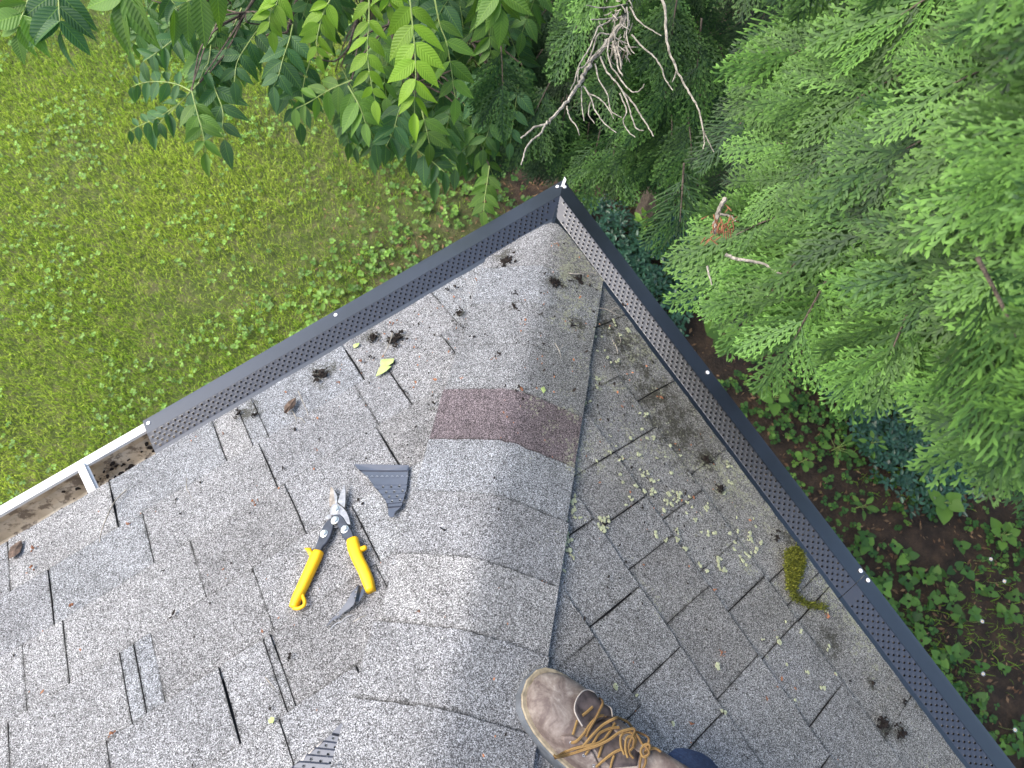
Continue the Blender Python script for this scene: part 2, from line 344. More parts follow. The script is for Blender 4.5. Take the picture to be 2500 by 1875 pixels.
# ------------------------------------------------------------------ house
house = empty('house', (0, 0, 0)); tag(house, 'hip roof corner of grey asphalt shingles edged with black gutter guards', 'house')
HX = 2.6   # eave length built
def slab(side, k, u0a, u0b, u1a, u1b, v0, v1, mat, up=.0, wob=.0009):
    F = LP if side == 'L' else RP; mb = MB(); m = max(4, int((max(u1a, u1b) - min(u0a, u0b)) / .022)); lift = random.uniform(0, .0012)
    A = []; B = []
    for i in range(m + 1):
        t = i / m; ja = random.gauss(0, wob); jb = random.gauss(0, wob)
        ua = u0a + (u1a - u0a) * t; ub = u0b + (u1b - u0b) * t
        if i in (0, m): ua += random.gauss(0, .0005)
        A.append((ua, v0 + ja)); B.append((ub, v1))
    mid = [((a[0] + b[0]) / 2 + (random.gauss(0, .0009) if i in (0, m) else 0), (a[1] + b[1]) / 2) for i, (a, b) in enumerate(zip(A, B))]
    def off(v): return .0032 + .0046 * (1 - (v - v0) / (v1 - v0)) + up + lift * (1 - (v - v0) / (v1 - v0))
    rows = [[F(a[0], a[1] - .0022, off(v0) - .0042) for a in A], [F(a[0], a[1], off(v0)) for a in A], [F(a[0], a[1], off(a[1])) for a in mid], [F(b[0], b[1], off(v1)) for b in B]]
    vs = [p for r in rows for p in r]; W_ = m + 1
    fs = [(r * W_ + i, r * W_ + i + 1, (r + 1) * W_ + i + 1, (r + 1) * W_ + i) for r in range(3) for i in range(m)]
    # side skirts
    for i in (0, m):
        b = len(vs); nn = nL if side == 'L' else nR
        vs += [vs[1 * W_ + i] - nn * .0042, vs[2 * W_ + i] - nn * .0038, vs[3 * W_ + i] - nn * .0034]
        fs += [(1 * W_ + i, 2 * W_ + i, b + 1, b), (2 * W_ + i, 3 * W_ + i, b + 2, b + 1)]
    Wd = max(u1a, u1b) - min(u0a, u0b); dl = [min(i, m - i) / m * Wd for i in range(m + 1)]; e_ = EXPO
    at_ = [(d, .05, 0) for d in dl] * 2 + [(d, e_ - (A[0][1] + B[0][1]) / 2 + v0, 0) for d in dl] + [(d, e_ - (v1 - v0), 0) for d in dl] + [(0, .05, 0)] * 6
    if side == 'L': fs = [f[::-1] for f in fs]
    mb.add(vs, fs); o = build('shingle', mb, mat, house); set_uv(o.data, at_); o.data.materials.append(M['edge'])
    idx = [0] * len(o.data.polygons); 
    for q in list(range(m)) + list(range(3 * m, len(idx))): idx[q] = 1
    o.data.polygons.foreach_set('material_index', idx); return o
rowsL = {0: [.36, .609, .848, .886, .948, 1.20, 1.436, 1.70, 1.95, 2.2], 1: [.409, .552, .633, .872, 1.144, 1.352, 1.62, 1.9, 2.15], 2: [.64, .856, 1.065, 1.332, 1.412, 1.7, 1.98, 2.2],
         3: [.757, .969, 1.175, 1.208, 1.234, 1.443, 1.7, 2.0], 4: [.766, .975, .990, 1.073, 1.278, 1.5, 1.8, 2.1], 5: [.865, 1.004, 1.26, 1.5, 1.76, 2.0], 6: [1.1, 1.35, 1.6, 1.9, 2.2], 7: [1.2, 1.45, 1.7, 2.0], 8: [1.3, 1.6, 1.9, 2.2]}
rowsR = {0: [.30, .50, .697, .968, 1.026, 1.062, 1.328, 1.6, 1.85, 2.1], 1: [.43, .57, .737, .862, .952, 1.058, 1.202, 1.45, 1.7, 2.0], 2: [.570, .680, .773, .892, 1.046, 1.258, 1.5, 1.75, 2.0],
         3: [.658, .808, .936, 1.066, 1.3, 1.5, 1.8, 2.05], 4: [.826, .96, 1.12, 1.3, 1.55, 1.8], 5: [.98, 1.15, 1.32, 1.5, 1.75, 2.0], 6: [1.1, 1.3, 1.5, 1.8, 2.1], 7: [1.2, 1.4, 1.7, 2.0], 8: [1.3, 1.6, 1.9]}
CP = math.cos(PITCH)
for side, rows in (('L', rowsL), ('R', rowsR)):
    for k, cuts in rows.items():
        v0 = k * EXPO; v1 = v0 + EXPO + .022
        seq = [None] + cuts + [HX]
        for i in range(len(seq) - 1):
            g = random.uniform(.0007, .0014)
            a, b = seq[i], seq[i + 1]
            if a is None: u0a, u0b = v0 * CP + .002, v1 * CP + .002
            else: u0a = u0b = a + g
            u1 = b - g
            if u1 - max(u0a, u0b) < .004: continue
            mat = M['shingle_blue'] if (side == 'L' and random.random() < .3) else M['shingle']
            slab(side, k, u0a, u0b, u1, u1, v0, v1, mat, up=random.uniform(0, .0006))
# deck under the shingles and the roof beyond those built one by one
mb = MB(); VT = HX / CP * .999
for F in (LP, RP):
    vs = [F(.012 * CP, .012, 0), F(HX + .4, .012, 0), F(HX + .4, 2.6, 0), F(2.6 * CP, 2.6, 0)]
    mb.add(vs, [(0, 1, 2, 3)] if F is RP else [(3, 2, 1, 0)])
build('roof_deck', mb, M['felt'], house)
mb = MB()
for F in (LP, RP):
    vs = [F(9 * EXPO * CP, 9 * EXPO, .003), F(HX + .4, 9 * EXPO, .003), F(HX + .4, 2.6, .003), F(2.6 * CP, 2.6, .003)]
    mb.add(vs, [(0, 1, 2, 3)] if F is RP else [(3, 2, 1, 0)])
build('upper_roof', mb, M['shingle'], house)
# hip caps
seams = [0.012, .175, .30, .43, .556, .683, .803, .930, 1.053, 1.175, 1.30, 1.43, 1.56, 1.69, 1.82]
def hipP(s, t, off):
    g = SINB * (math.sqrt(t * t + .028 ** 2) - .028)
    p = hipd * s + xh * (COSB * t) - hipn * g
    nn = nrm(hipn + xh * (.5 * math.tanh(t / .03) * 1.0)) if False else (nL * (.5 - .5 * math.tanh(t / .03)) + nR * (.5 + .5 * math.tanh(t / .03)))
    return p + nrm(nn) * off
for i in range(len(seams) - 1):
    s0, s1 = seams[i], seams[i + 1] + .02; mb = MB(); wl = .152 + random.uniform(-.003, .006); wr = .150 + random.uniform(-.002, .003)
    if i == 4: wl = .158
    ts = np.concatenate([np.linspace(-wl, -.05, 7), np.linspace(-.04, .04, 9), np.linspace(.05, wr, 7)]); W_ = len(ts)
    sk = random.uniform(-.006, .006); rowsv = []
    js = [random.gauss(0, .0009) for _ in ts]
    def ss(s, j):   # lowest cap is cut round the corner of the roof
        t = ts[j]; e = 0
        if i == 0: e = max(0, abs(t) * .868 - .010)
        return s + e + js[j] + sk * t
    rowsv.append([hipP(ss(s0, j) - .0016, t, .0065) for j, t in enumerate(ts)])
    rowsv.append([hipP(ss(s0, j), t, .0125) for j, t in enumerate(ts)])
    for q in (.33, .66, 1): rowsv.append([hipP(max(ss(s0, j), s0 + (s1 - s0) * q), t, .0125 - .0045 * q) for j, t in enumerate(ts)])
    vs = [p for r in rowsv for p in r]
    fs = [(r * W_ + j, r * W_ + j + 1, (r + 1) * W_ + j + 1, (r + 1) * W_ + j) for r in range(4) for j in range(W_ - 1)]
    for j, nn in ((0, nL), (W_ - 1, nR)):
        b = len(vs); vs += [vs[r * W_ + j] - nn * .007 for r in range(1, 5)]
        fs += [(r * W_ + j, (r + 1) * W_ + j, b + r, b + r - 1) for r in range(1, 4)]
    mb.add(vs, fs); mat = M['shingle_purple'] if i == 4 else (M['shingle_blue'] if i in (1, 3, 5, 2) else M['shingle'])
    o = build('hip_cap_shingle', mb, mat, house, smooth=False); E_ = seams[i + 1] - s0; tw_ = [min(t + wl, wr - t) + .004 for t in ts]; set_uv(o.data, [(x, .06, 0) for x in tw_] * 2 + [(x, E_ - (s1 - s0) * q, 0) for q in (.33, .66, 1) for x in tw_] + [(0, .06, 0)] * 8); o.data.materials.append(M['edge'])
    idx = [0] * len(o.data.polygons)
    for q in list(range(W_ - 1)) + list(range(4 * (W_ - 1), len(idx))): idx[q] = 1
    o.data.polygons.foreach_set('material_index', idx)
    if i == 4: o['label'] = 'plum coloured cap shingle'

# fascia, soffit, walls
def board(name, mat, e, o_, u0, u1, oa, ob, za, zb):
    mb = MB(); P = lambda u, a, z: e * u + o_ * a + zz * z
    vs = [P(u, a, z) for u in (u0, u1) for a in (oa, ob) for z in (za, zb)]
    mb.add(vs, [(0, 1, 3, 2), (4, 6, 7, 5), (0, 4, 5, 1), (2, 3, 7, 6), (0, 2, 6, 4), (1, 5, 7, 3)]); return build(name, mb, mat, house)
for e, o_ in ((eL, oL), (eR, oR)):
    board('fascia', M['fascia'], e, o_, .025, 3.0, -.045, -.027, -.20, -.022)
    board('soffit', M['fascia'], e, o_, .36, 3.0, -.35, -.046, -.205, -.195)
    board('wall', M['brick'], e, o_, .36, 3.0, -.5, -.351, GZ - .05, -.20)

# gutters
def gutter(e, o_, name, u1, label=None):
    mb = MB(); mi = MB()
    prof = [(-.026, -.012), (-.024, -.105), (.060, -.110), (.068, -.100), (.084, -.072), (.085, -.050), (.087, -.040), (.106, -.040), (.108, -.044), (.108, -.050), (.101, -.052), (.093, -.075), (.070, -.104), (.061, -.114), (-.026, -.109)]
    P = lambda u, a, z: e * u + o_ * a + zz * z
    m = len(prof); us0 = [-a for a, _ in prof]
    inner = 5
    A = [P(-a, a, z) for a, z in prof]; B = [P(u1, a, z) for a, z in prof]
    def strip(i0, i1, mbx):
        vs = A[i0:i1 + 1] + B[i0:i1 + 1]; k = i1 - i0 + 1
        mbx.add(vs, [(i, i + 1, k + i + 1, k + i) for i in range(k - 1)])
    strip(0, 5, mi); strip(5, 14, mb)
    g = build('gutter', mb, M['white'], house); ii = build('inner_lining', mi, M['gutter_in'], g)
    return g
gL = gutter(eL, oL, 'gutter', 3.0); gR = gutter(eR, oR, 'gutter', 3.0)
# hanger bracket in the open stretch
mb = MB()
def PL(u, a, z): return eL * u + oL * a + zz * z
def box8(mb, P, u0, u1, a0, a1, z0, z1, zs=0):
    vs = [P(u, a, z + (zs if a == a0 else 0)) for u in (u0, u1) for a in (a0, a1) for z in (z0, z1)]
    mb.add(vs, [(0, 1, 3, 2), (4, 6, 7, 5), (0, 4, 5, 1), (2, 3, 7, 6), (0, 2, 6, 4), (1, 5, 7, 3)])
box8(mb, PL, 1.243, 1.268, -.024, .094, -.046, -.043, .006); box8(mb, PL, 1.247, 1.251, -.024, .094, -.0425, -.034, .006); box8(mb, PL, 1.239, 1.272, -.024, .012, -.042, -.036, .006)
build('hanger_bracket', mb, M['white'], gL)
mb = MB(); disc(mb, PL(1.22, .02, -.1085), zz, .030, .0015, 16); build('outlet_hole', mb, M['felt'], gL)

# perforated guards: real holes, five ribs
def guard(e, o_, u0, u1, miter, label=None, flange0=.071):
    P = lambda u, a, z: e * u + o_ * a + zz * z
    mb = MB(); BW = (flange0 - .022) / 5; GW = .0017; SP = .0170; R_ = .0023
    def zb(a): return -.006 - (a / .113) * .029
    def quad(ua, ub, a0, z0, a1, z1):
        x0a = -a0 if (miter and ua is None) else (u0 if ua is None else ua); x1a = -a1 if (miter and ua is None) else (u0 if ua is None else ua)
        mb.add([P(x0a, a0, z0), P(ub, a0, z0), P(ub, a1, z1), P(x1a, a1, z1)], [(0, 1, 2, 3)])
    quad(None, u1, -.004, zb(-.004) + .001, .014, zb(.014)); quad(None, u1, .014, zb(.014), .022, zb(.022) - .0006)
    for b in range(5):
        a0 = .022 + b * BW; a1 = a0 + BW - GW; am = (a0 + a1) / 2; z0 = zb(a0) - .0006; z1 = zb(a0) + .0013
        # groove
        ag = a1 + GW / 2; zg = zb(a1) - .0022
        quad(None, u1, a1, z1, ag, zg); quad(None, u1, ag, zg, a0 + BW, zb(a0 + BW) + (-.0006 if b < 4 else .0015))
        us = (u0 if not miter else -a0) + .004 + (SP / 2 if b % 2 else 0); 
        us = math.ceil((us + 10) / SP) * SP - 10 + (SP / 2 if b % 2 else 0)
        quad(None, us, a0, z0, a1, z1) if True else None
        while us + SP < u1:
            c = us + SP / 2; zc = (z0 + z1) / 2; sl_ = (z1 - z0) / (a1 - a0)
            outer = [(us + SP, am), (us + SP, a1), (c, a1), (us, a1), (us, am), (us, a0), (c, a0), (us + SP, a0)]
            # a small raised rim round each hole
            r1 = [(c + R_ * 1.15 * math.cos(i * math.pi / 4), am + R_ * 1.15 * math.sin(i * math.pi / 4)) for i in range(8)]
            ring = [(c + R_ * math.cos(i * math.pi / 4), am + R_ * math.sin(i * math.pi / 4)) for i in range(8)]
            vs = [P(u, a, zc + (a - am) * sl_) for u, a in outer] + [P(u, a, zc + (a - am) * sl_ + .0002) for u, a in r1] + [P(u, a, zc + (a - am) * sl_ + .0005) for u, a in ring] + [P(u, a, zc + (a - am) * sl_ - .0016) for u, a in ring]
            fs = []
            for L0 in range(3): fs += [(L0 * 8 + i, L0 * 8 + (i + 1) % 8, (L0 + 1) * 8 + (i + 1) % 8, (L0 + 1) * 8 + i) for i in range(8)]
            mb.add(vs, fs); us += SP
        quad(us, u1, a0, z0, a1, z1)
    f0 = .022 + 5 * BW
    quad(None, u1, f0, zb(f0) + .0015, .104, -.0345); quad(None, u1, .104, -.0345, .1115, -.0375); quad(None, u1, .1115, -.0375, .1125, -.047)
    o = build('gutter_guard', mb, M['blackmetal'], house)
    return o
def screw(g, e, o_, u, a):
    mb = MB(); z = -.0315
    nn = nrm(o_ * .25 + zz); disc(mb, e * u + o_ * a + zz * z, nn, .0048, .0018, 14, None, .0004); build('screw_head', mb, M['screw'], g)
g1 = guard(eL, oL, 0, 1.093, True)
for u, a in ((1.082, .097), (.583, .098), (-.083, .100)): screw(g1, eL, oL, u, a)
g2 = guard(eR, oR, 0, 1.097, True)
for u, a in ((-.089, .099), (.523, .100), (1.085, .102)): screw(g2, eR, oR, u, a)
g3 = guard(eR, oR, 1.0985, 2.4, False)
for u, a in ((1.110, .102), (1.72, .1), (2.35, .1)): screw(g3, eR, oR, u, a)
# white gutter corner showing in the open miter, and the bent black end flap
mb = MB(); C0 = np.array([0, .145, -.043])
prism(mb, [C0 + np.array(p) for p in ((-.004, -.018, 0), (.004, -.016, 0), (.007, .010, 0), (.001, .018, 0))], zz, .012); build('white_corner_piece', mb, M['white'], gR)
mb = MB(); prism(mb, [np.array(p) for p in ((-.007, .004, -.004), (.001, .002, -.004), (.001, .1, -.030), (-.004, .1, -.030))], zz, .004); build('end_flap', mb, M['blackmetal'], g1)

# ------------------------------------------------------------------ tin snips on the left slope
def zs(a, b): return (650 + a / 3.318, 1100 + b / 3.318)
def SL(a, b, off): return onL(*zs(a, b), off)
snips = empty('tin_snips', SL(560, 560, .008)); tag(snips, 'open tin snips with yellow grips lying on grey shingles', 'tin snips')
B0 = .0105
def plate(name, pts, off, h, mat, parent, bevel=.0006, k=0):
    mb = MB(); P = [SL(a, b, off) for a, b in pts]; prism(mb, P, nL, h, None, bevel); return build(name, mb, mat, parent)
bl1 = plate('blade', [(527, 300), (540, 303), (562, 335), (580, 372), (576, 425), (552, 455), (518, 462), (516, 400)], B0 + .004, .0035, M['blade'], snips)
mb = MB(); prism(mb, [SL(a, b, B0 + .0076) for a, b in ((545, 312), (562, 335), (580, 372), (576, 425), (560, 440))], nL, .0012, None, .0008); build('cutting_edge', mb, M['steel'], bl1)
bl2 = plate('blade', [(640, 280), (649, 300), (650, 360), (647, 430), (640, 470), (610, 450), (584, 425), (594, 385), (612, 335)], B0 + .006, .0035, M['steel'], snips)
plate('head_plate', [(522, 470), (545, 440), (580, 431), (622, 462), (655, 500), (675, 545), (686, 590), (683, 607), (640, 592), (600, 545), (560, 528), (524, 530)], B0 + .009, .0028, M['steel'], snips)
plate('head_plate', [(478, 548), (505, 526), (530, 524), (535, 552), (500, 566)], B0 + .005, .0028, M['steel'], snips)
plate('lever_arm', [(532, 562), (556, 556), (556, 590), (548, 640), (528, 700), (500, 748), (462, 790), (444, 838), (400, 800), (425, 735), (446, 665), (480, 600), (505, 575)], B0 + .006, .005, M['gunmetal'], snips, .0012)
plate('lever_arm', [(535, 548), (560, 528), (600, 524), (628, 545), (655, 590), (690, 640), (706, 672), (716, 705), (700, 735), (664, 752), (628, 715), (606, 670), (590, 625), (577, 590), (550, 592), (536, 575)], B0 + .0085, .005, M['gunmetal'], snips, .0012)
mb = MB()   # spring under the hinge
for q in range(3): tube(mb, [SL(565 + 20 * math.cos(t), 604 + 5 * q + 9 * math.sin(t), B0 + .004 + .002 * q) for t in np.linspace(0, 6.28, 14)], .0009, 6)
build('spring', mb, M['gunmetal'], snips)
for a, b, r, h in ((565, 475, .0072, .012), (557, 565, .0072, .0135), (636, 638, .0070, .0135), (468, 673, .0068, .011)):
    mb = MB(); ce = SL(a, b, B0 + h); disc(mb, ce, nL, r * 1.12, .0012, 18)
    x1 = nrm(eL + .3 * upL); y1 = np.cross(nL, x1); hexp = [ce + nL * .0012 + (x1 * math.cos(i * math.pi / 3) + y1 * math.sin(i * math.pi / 3)) * r * .92 for i in range(6)]
    prism(mb, hexp, nL, .0034, None, .0008); disc(mb, ce + nL * .0045, nL, r * .45, .0012, 12); build('bolt', mb, M['boltsteel'], snips)
def grip(path, wid, hgt, name='grip'):
    pts = spline([SL(a, b, h) for a, b, h in path], 5); m = len(pts); ww = np.interp(np.linspace(0, 1, m), np.linspace(0, 1, len(wid)), wid); mb = MB(); n_ = 14; vs = []
    for i in range(m):
        t = nrm(pts[min(i + 1, m - 1)] - pts[max(i - 1, 0)]); a = nrm(np.cross(nL, t))
        for j in range(n_):
            th = 2 * math.pi * j / n_; cx, sx_ = math.cos(th), math.sin(th); e = .72
            vs.append(pts[i] + a * ww[i] * math.copysign(abs(cx) ** e, cx) + nL * hgt * math.copysign(abs(sx_) ** e, sx_))
    fs = [(i * n_ + j, i * n_ + (j + 1) % n_, (i + 1) * n_ + (j + 1) % n_, (i + 1) * n_ + j) for i in range(m - 1) for j in range(n_)]
    fs += [tuple(range(n_))[::-1], tuple((m - 1) * n_ + j for j in range(n_))]
    mb.add(vs, fs); return mb
GH = .014
mb = grip([(425, 818, GH + .003), (395, 880, GH + .004), (345, 990, GH + .004), (295, 1100, GH + .002), (252, 1190, GH), (222, 1272, GH - .002)], [.0096, .0112, .0106, .0100, .0092, .0078], .0085)
tube(mb, spline([SL(a, b, GH + .001) for a, b in ((290, 1150), (300, 1190), (312, 1222), (305, 1255), (262, 1278), (222, 1275))], 4), .0034, 8)
prism(mb, [SL(a, b, GH - .004) for a, b in ((322, 806), (372, 800), (395, 850), (362, 870), (345, 835))], nL, .009, None, .002)
build('grip', mb, M['yellow'], snips, smooth=True)
mb = grip([(700, 722, GH + .004), (712, 790, GH + .005), (745, 880, GH + .005), (790, 970, GH + .004), (825, 1060, GH + .002), (848, 1138, GH)], [.0108, .0118, .0108, .0106, .0104, .0082], .009)
tube(mb, spline([SL(a, b, GH + .004) for a, b in ((740, 818), (775, 800), (815, 782))], 4), [.0085, .0075, .0066, .006, .0056, .0054, .0052, .0048, .003], 10)
build('grip', mb, M['yellow'], snips, smooth=True)

# ------------------------------------------------------------------ offcuts of black gutter guard
def offcut(name_label, outline, ribs, holes, zf, lift, hn=4.5e-3, hole_r=.0024, extra=None, curl=None):
    """outline in photo points; ribs: list of (p,q) ridge lines; thin folded sheet with ridges and punched holes"""
    P = [onL(*zf(a, b), lift) for a, b in outline]; P = np.array(P)
    root = empty('guard_offcut', P.mean(0)); tag(root, name_label, 'metal offcut', 'offcuts of perforated black guard on the shingles')
    return root
def sheet(pts2, zf, lift, mat, root, name='sheet', th=.0007, ridge=None, hole=(), hr=.0025):
    """triangulated sheet cut to the outline, with holes boolean-cut by bmesh triangle fill"""
    from mathutils.geometry import delaunay_2d_cdt
    O = onL(*zf(*pts2[0]), 0); W2 = [onL(*zf(a, b), 0) - O for a, b in pts2]; uv = [Vector((float(w @ eL), float(w @ upL))) for w in W2]
    verts = list(uv); edges = [(i, (i + 1) % len(uv)) for i in range(len(uv))]; hc = []
    for a, b in hole:
        w = onL(*zf(a, b), 0) - O; c = (float(w @ eL), float(w @ upL)); hc.append(c); k = len(verts)
        verts += [Vector((c[0] + hr * math.cos(i * math.pi / 5), c[1] + hr * math.sin(i * math.pi / 5))) for i in range(10)]
        edges += [(k + i, k + (i + 1) % 10) for i in range(10)]
    R = []
    for (a, b), (c, d), wdt, hh in (ridge or []):
        w1 = onL(*zf(a, b), 0) - O; w2 = onL(*zf(c, d), 0) - O; p1 = np.array([w1 @ eL, w1 @ upL]); p2 = np.array([w2 @ eL, w2 @ upL]); R.append((p1, p2, wdt, hh))
        dd = (p2 - p1) / np.linalg.norm(p2 - p1); nn = np.array([-dd[1], dd[0]])
        for s_ in (-1, 0, 1):
            for t in np.linspace(0, 1, 30): q = p1 + (p2 - p1) * t + nn * wdt * s_ ; verts.append(Vector(q))
    vo, eo, fo, _, _, _ = delaunay_2d_cdt(verts, edges, [], 0, 1e-6)
    def inside(p):
        c = False; j = len(uv) - 1
        for i in range(len(uv)):
            if (uv[i].y > p[1]) != (uv[j].y > p[1]) and p[0] < (uv[j].x - uv[i].x) * (p[1] - uv[i].y) / (uv[j].y - uv[i].y) + uv[i].x: c = not c
            j = i
        return c
    def hgt(p):
        h = 0
        for p1, p2, wdt, hh in R:
            d = (p2 - p1); L = np.linalg.norm(d); d = d / L; q = np.array(p) - p1; s_ = abs(q @ np.array([-d[1], d[0]]))
            h += hh * max(0, 1 - s_ / wdt)
        return h
    mb = MB(); V = [O + eL * v.x + upL * v.y + nL * (hgt((v.x, v.y)) + (lift(v) if callable(lift) else lift)) for v in vo]; F_ = []
    for f in fo:
        c = np.mean([(vo[i].x, vo[i].y) for i in f], axis=0)
        if inside(c) and not any((c[0] - h[0]) ** 2 + (c[1] - h[1]) ** 2 < (hr * .97) ** 2 for h in hc): F_.append(tuple(f))
    k = len(V); mb.add(V + [v - nL * th for v in V], F_ + [tuple(i + k for i in f[::-1]) for f in F_])
    # bright burr round the holes
    o = build(name, mb, mat, root)
    for c in hc:
        mb2 = MB(); ce = O + eL * c[0] + upL * c[1] + nL * (hgt(c) + (lift(Vector(c)) if callable(lift) else lift) + .0003)
        tube(mb2, [ce + (eL * math.cos(t) + upL * math.sin(t)) * hr for t in np.linspace(0, 2 * math.pi, 11)], .0004, 4, cap=False); build('hole_rim', mb2, M['rim'], o)
    return o
def cut_wire(pts2, zf, off, root, r=.0006):
    mb = MB(); tube(mb, [onL(*zf(a, b), off) for a, b in pts2], r, 5); build('cut_edge', mb, M['cutedge'], root)
r1 = offcut('trapezoid offcut of black gutter guard just right of the snips blades', [(740, 150), (1180, 158), (1060, 580)], None, None, zs, .01)
def lift1(v): return .0185 + .010 * max(0, min(1, (v.y) / .09)) * 0 + .002 * math.sin(v.x * 30)
ol = [(740, 150), (1180, 158), (1176, 200), (1166, 310), (1160, 360), (1140, 430), (1118, 495), (1090, 520), (1070, 535), (1062, 575), (1030, 580), (1016, 560), (1015, 505), (1000, 460), (975, 420), (950, 385), (905, 335), (870, 285), (845, 250), (800, 215), (775, 195)]
rd = [((900, 318), (1168, 316), .0011, .0016), ((925, 352), (1162, 348), .0011, .0016), ((955, 392), (1150, 384), .0011, .0016), ((985, 432), (1142, 422), .0011, .0016), ((1005, 470), (1130, 456), .0011, .0016), ((1015, 500), (1116, 490), .0014, .003), ((780, 203), (1176, 203), .002, -.003)]
hl = [(972, 334), (1038, 332), (1103, 328), (998, 376), (1063, 372), (1128, 366), (1022, 414), (1085, 408), (1045, 450), (1108, 440)]
sheet(ol, zs, lift1, M['offcut'], r1, ridge=rd, hole=hl)
for k in range(9):
    mb = MB(); a = 815 + k * 41; tube(mb, [SL(a + 9 * math.cos(t), 210 - 5 * abs(math.sin(t)), .020) for t in np.linspace(0, math.pi, 7)], .0005, 4); build('punched_notch', mb, M['cutedge'], r1)
r2 = offcut('curled sliver of black gutter guard touching the right yellow grip', [(800, 1130), (840, 1170), (515, 1450)], None, None, zs, .01)
sheet([(792, 1132), (818, 1148), (836, 1172), (826, 1210), (795, 1262), (770, 1275), (745, 1290), (700, 1320), (655, 1345), (620, 1375), (585, 1392), (560, 1405), (520, 1450), (514, 1445), (548, 1400), (580, 1370), (605, 1345), (650, 1300), (690, 1255), (730, 1195), (762, 1160)], zs, lambda v: .0135 + .008 * math.exp(-((v.x - .01) / .03) ** 2), M['offcut'], r2, ridge=[((800, 1135), (770, 1275), .004, .005)], hole=[(767, 1187), (766, 1238), (610, 1356)], hr=.003)
cut_wire([(511, 1480), (514, 1455), (535, 1425), (570, 1398), (610, 1385), (640, 1352), (690, 1330)], zs, .012, r2)
def zq(a, b): return (600 + a / 3.16, 1500 + b / 3.16)
r3 = offcut('pointed ridged offcut of black gutter guard left of the boot', [(880, 800), (400, 1185), (780, 1185)], None, None, zq, .01)
ed = [(882, 808), (888, 830), (868, 900), (840, 975), (826, 1060), (805, 1140), (795, 1230), (780, 1330), (250, 1330), (330, 1260), (420, 1180), (510, 1100), (580, 1045), (690, 942), (740, 890), (820, 830)]
rr = [((690, 942), (845, 975), .0020, -.004)] + [((640 - 62 * i, 1000 + 52 * i), (838 - 9 * i, 1028 + 52 * i), .0013, .0022) for i in range(6)]
hh = [(710, 978), (778, 994), (655, 1034), (727, 1048), (799, 1062), (600, 1086), (673, 1101), (746, 1116), (543, 1138), (616, 1154), (690, 1168), (763, 1180), (486, 1192), (560, 1206), (634, 1220), (708, 1234)]
sheet(ed, zq, lambda v: .0165, M['offcut'], r3, ridge=rr, hole=hh)

# ------------------------------------------------------------------ person: boot and trouser leg
def zb_(a, b): return (1200 + a / 3.687, 1550 + b / 3.687)
def RBp(a, b, off): return onR(*zb_(a, b), off)
toe = onR(1276, 1672, .012); ank = onR(1538, 1912, .012)
bx = nrm(toe - ank); bz = nR; by = np.cross(bz, bx); heel = toe - bx * .300
def BP(s, y, z): return toe - bx * s + by * y + bz * z
person = empty('person', toe - bx * .15); tag(person, 'person in scuffed brown work boot and navy jeans stepping on the roof hip', 'person')
SW = [0, .004, .015, .035, .06, .09, .12, .155, .19, .225, .26, .285, .297, .300]
def fw(s): return float(np.interp(s, SW, [0, .017, .032, .0445, .0505, .0525, .051, .0465, .041, .038, .036, .031, .018, 0]))
def solemesh(z0, z1, grow, mat, name, parent):
    mb = MB(); ss = np.concatenate([np.linspace(0, .03, 7), np.linspace(.05, .26, 10), np.linspace(.275, .300, 6)]); L_, R_ = [], []
    for s in ss:
        w_ = fw(s) + (grow if 0 < s < .3 else 0); sg = s - grow * (1 - s / .15)
        sk = .004 * math.sin(s / .3 * math.pi); L_.append((sg, w_ + sk)); R_.append((sg, -w_ + sk))
    poly = L_ + R_[::-1][1:-1]; prism(mb, [BP(a, b, z0) for a, b in poly], bz, z1 - z0, None, .0015); return build(name, mb, mat, parent)
def bootmat():
    m, nt, bs = newmat('scuffed_brown_leather'); g = N(nt, 'ShaderNodeNewGeometry'); P = g.outputs['Position']
    a = noise(nt, P, 26, 7, .7, .8); b = noise(nt, P, 140, 5, .7)
    c = ramp(nt, [(.30, (.055, .037, .032)), (.46, (.115, .085, .073)), (.58, (.20, .165, .14)), (.72, (.37, .33, .29))], math_(nt, 'ADD', math_(nt, 'MULTIPLY', a, .78), math_(nt, 'MULTIPLY', b, .26)))
    nt.links.new(c.outputs[0], bs.inputs['Base Color']); bs.inputs['Roughness'].default_value = .62
    bump(nt, math_(nt, 'ADD', a, math_(nt, 'MULTIPLY', b, .5)), bs, .5, .002); return m
M['boot'] = bootmat(); M['tongue'] = plain('dark_tongue_leather', (.07, .055, .052), .7, 0, .3, .3, 60, .4, .001)
M['rubber'] = plain('grey_rubber_sole', (.10, .11, .12), .7, 0, .4, .2, 40, .4, .001); M['welt'] = plain('tan_welt', (.30, .25, .17), .7, 0, .3, .2, 80)
M['hem'] = plain('frayed_pale_edge', (.36, .32, .28), .9)
def jeansmat():
    m, nt, bs = newmat('navy_denim'); g = N(nt, 'ShaderNodeNewGeometry'); P = g.outputs['Position']
    c = ramp(nt, [(.3, (.008, .018, .05)), (.7, (.022, .045, .105))], noise(nt, P, 300, 3)); nt.links.new(c.outputs[0], bs.inputs['Base Color']); bs.inputs['Roughness'].default_value = .9
    bump(nt, noise(nt, P, 20, 4), bs, .6, .01); return m
M['denim'] = jeansmat()
LEGD0 = nrm(zz * .93 + np.array([.18, -.22, 0])); leg = MB(); _L0 = BP(.280, -.002, .108); LEGD = nrm(zz * .93 + np.array([.18, -.22, 0]))
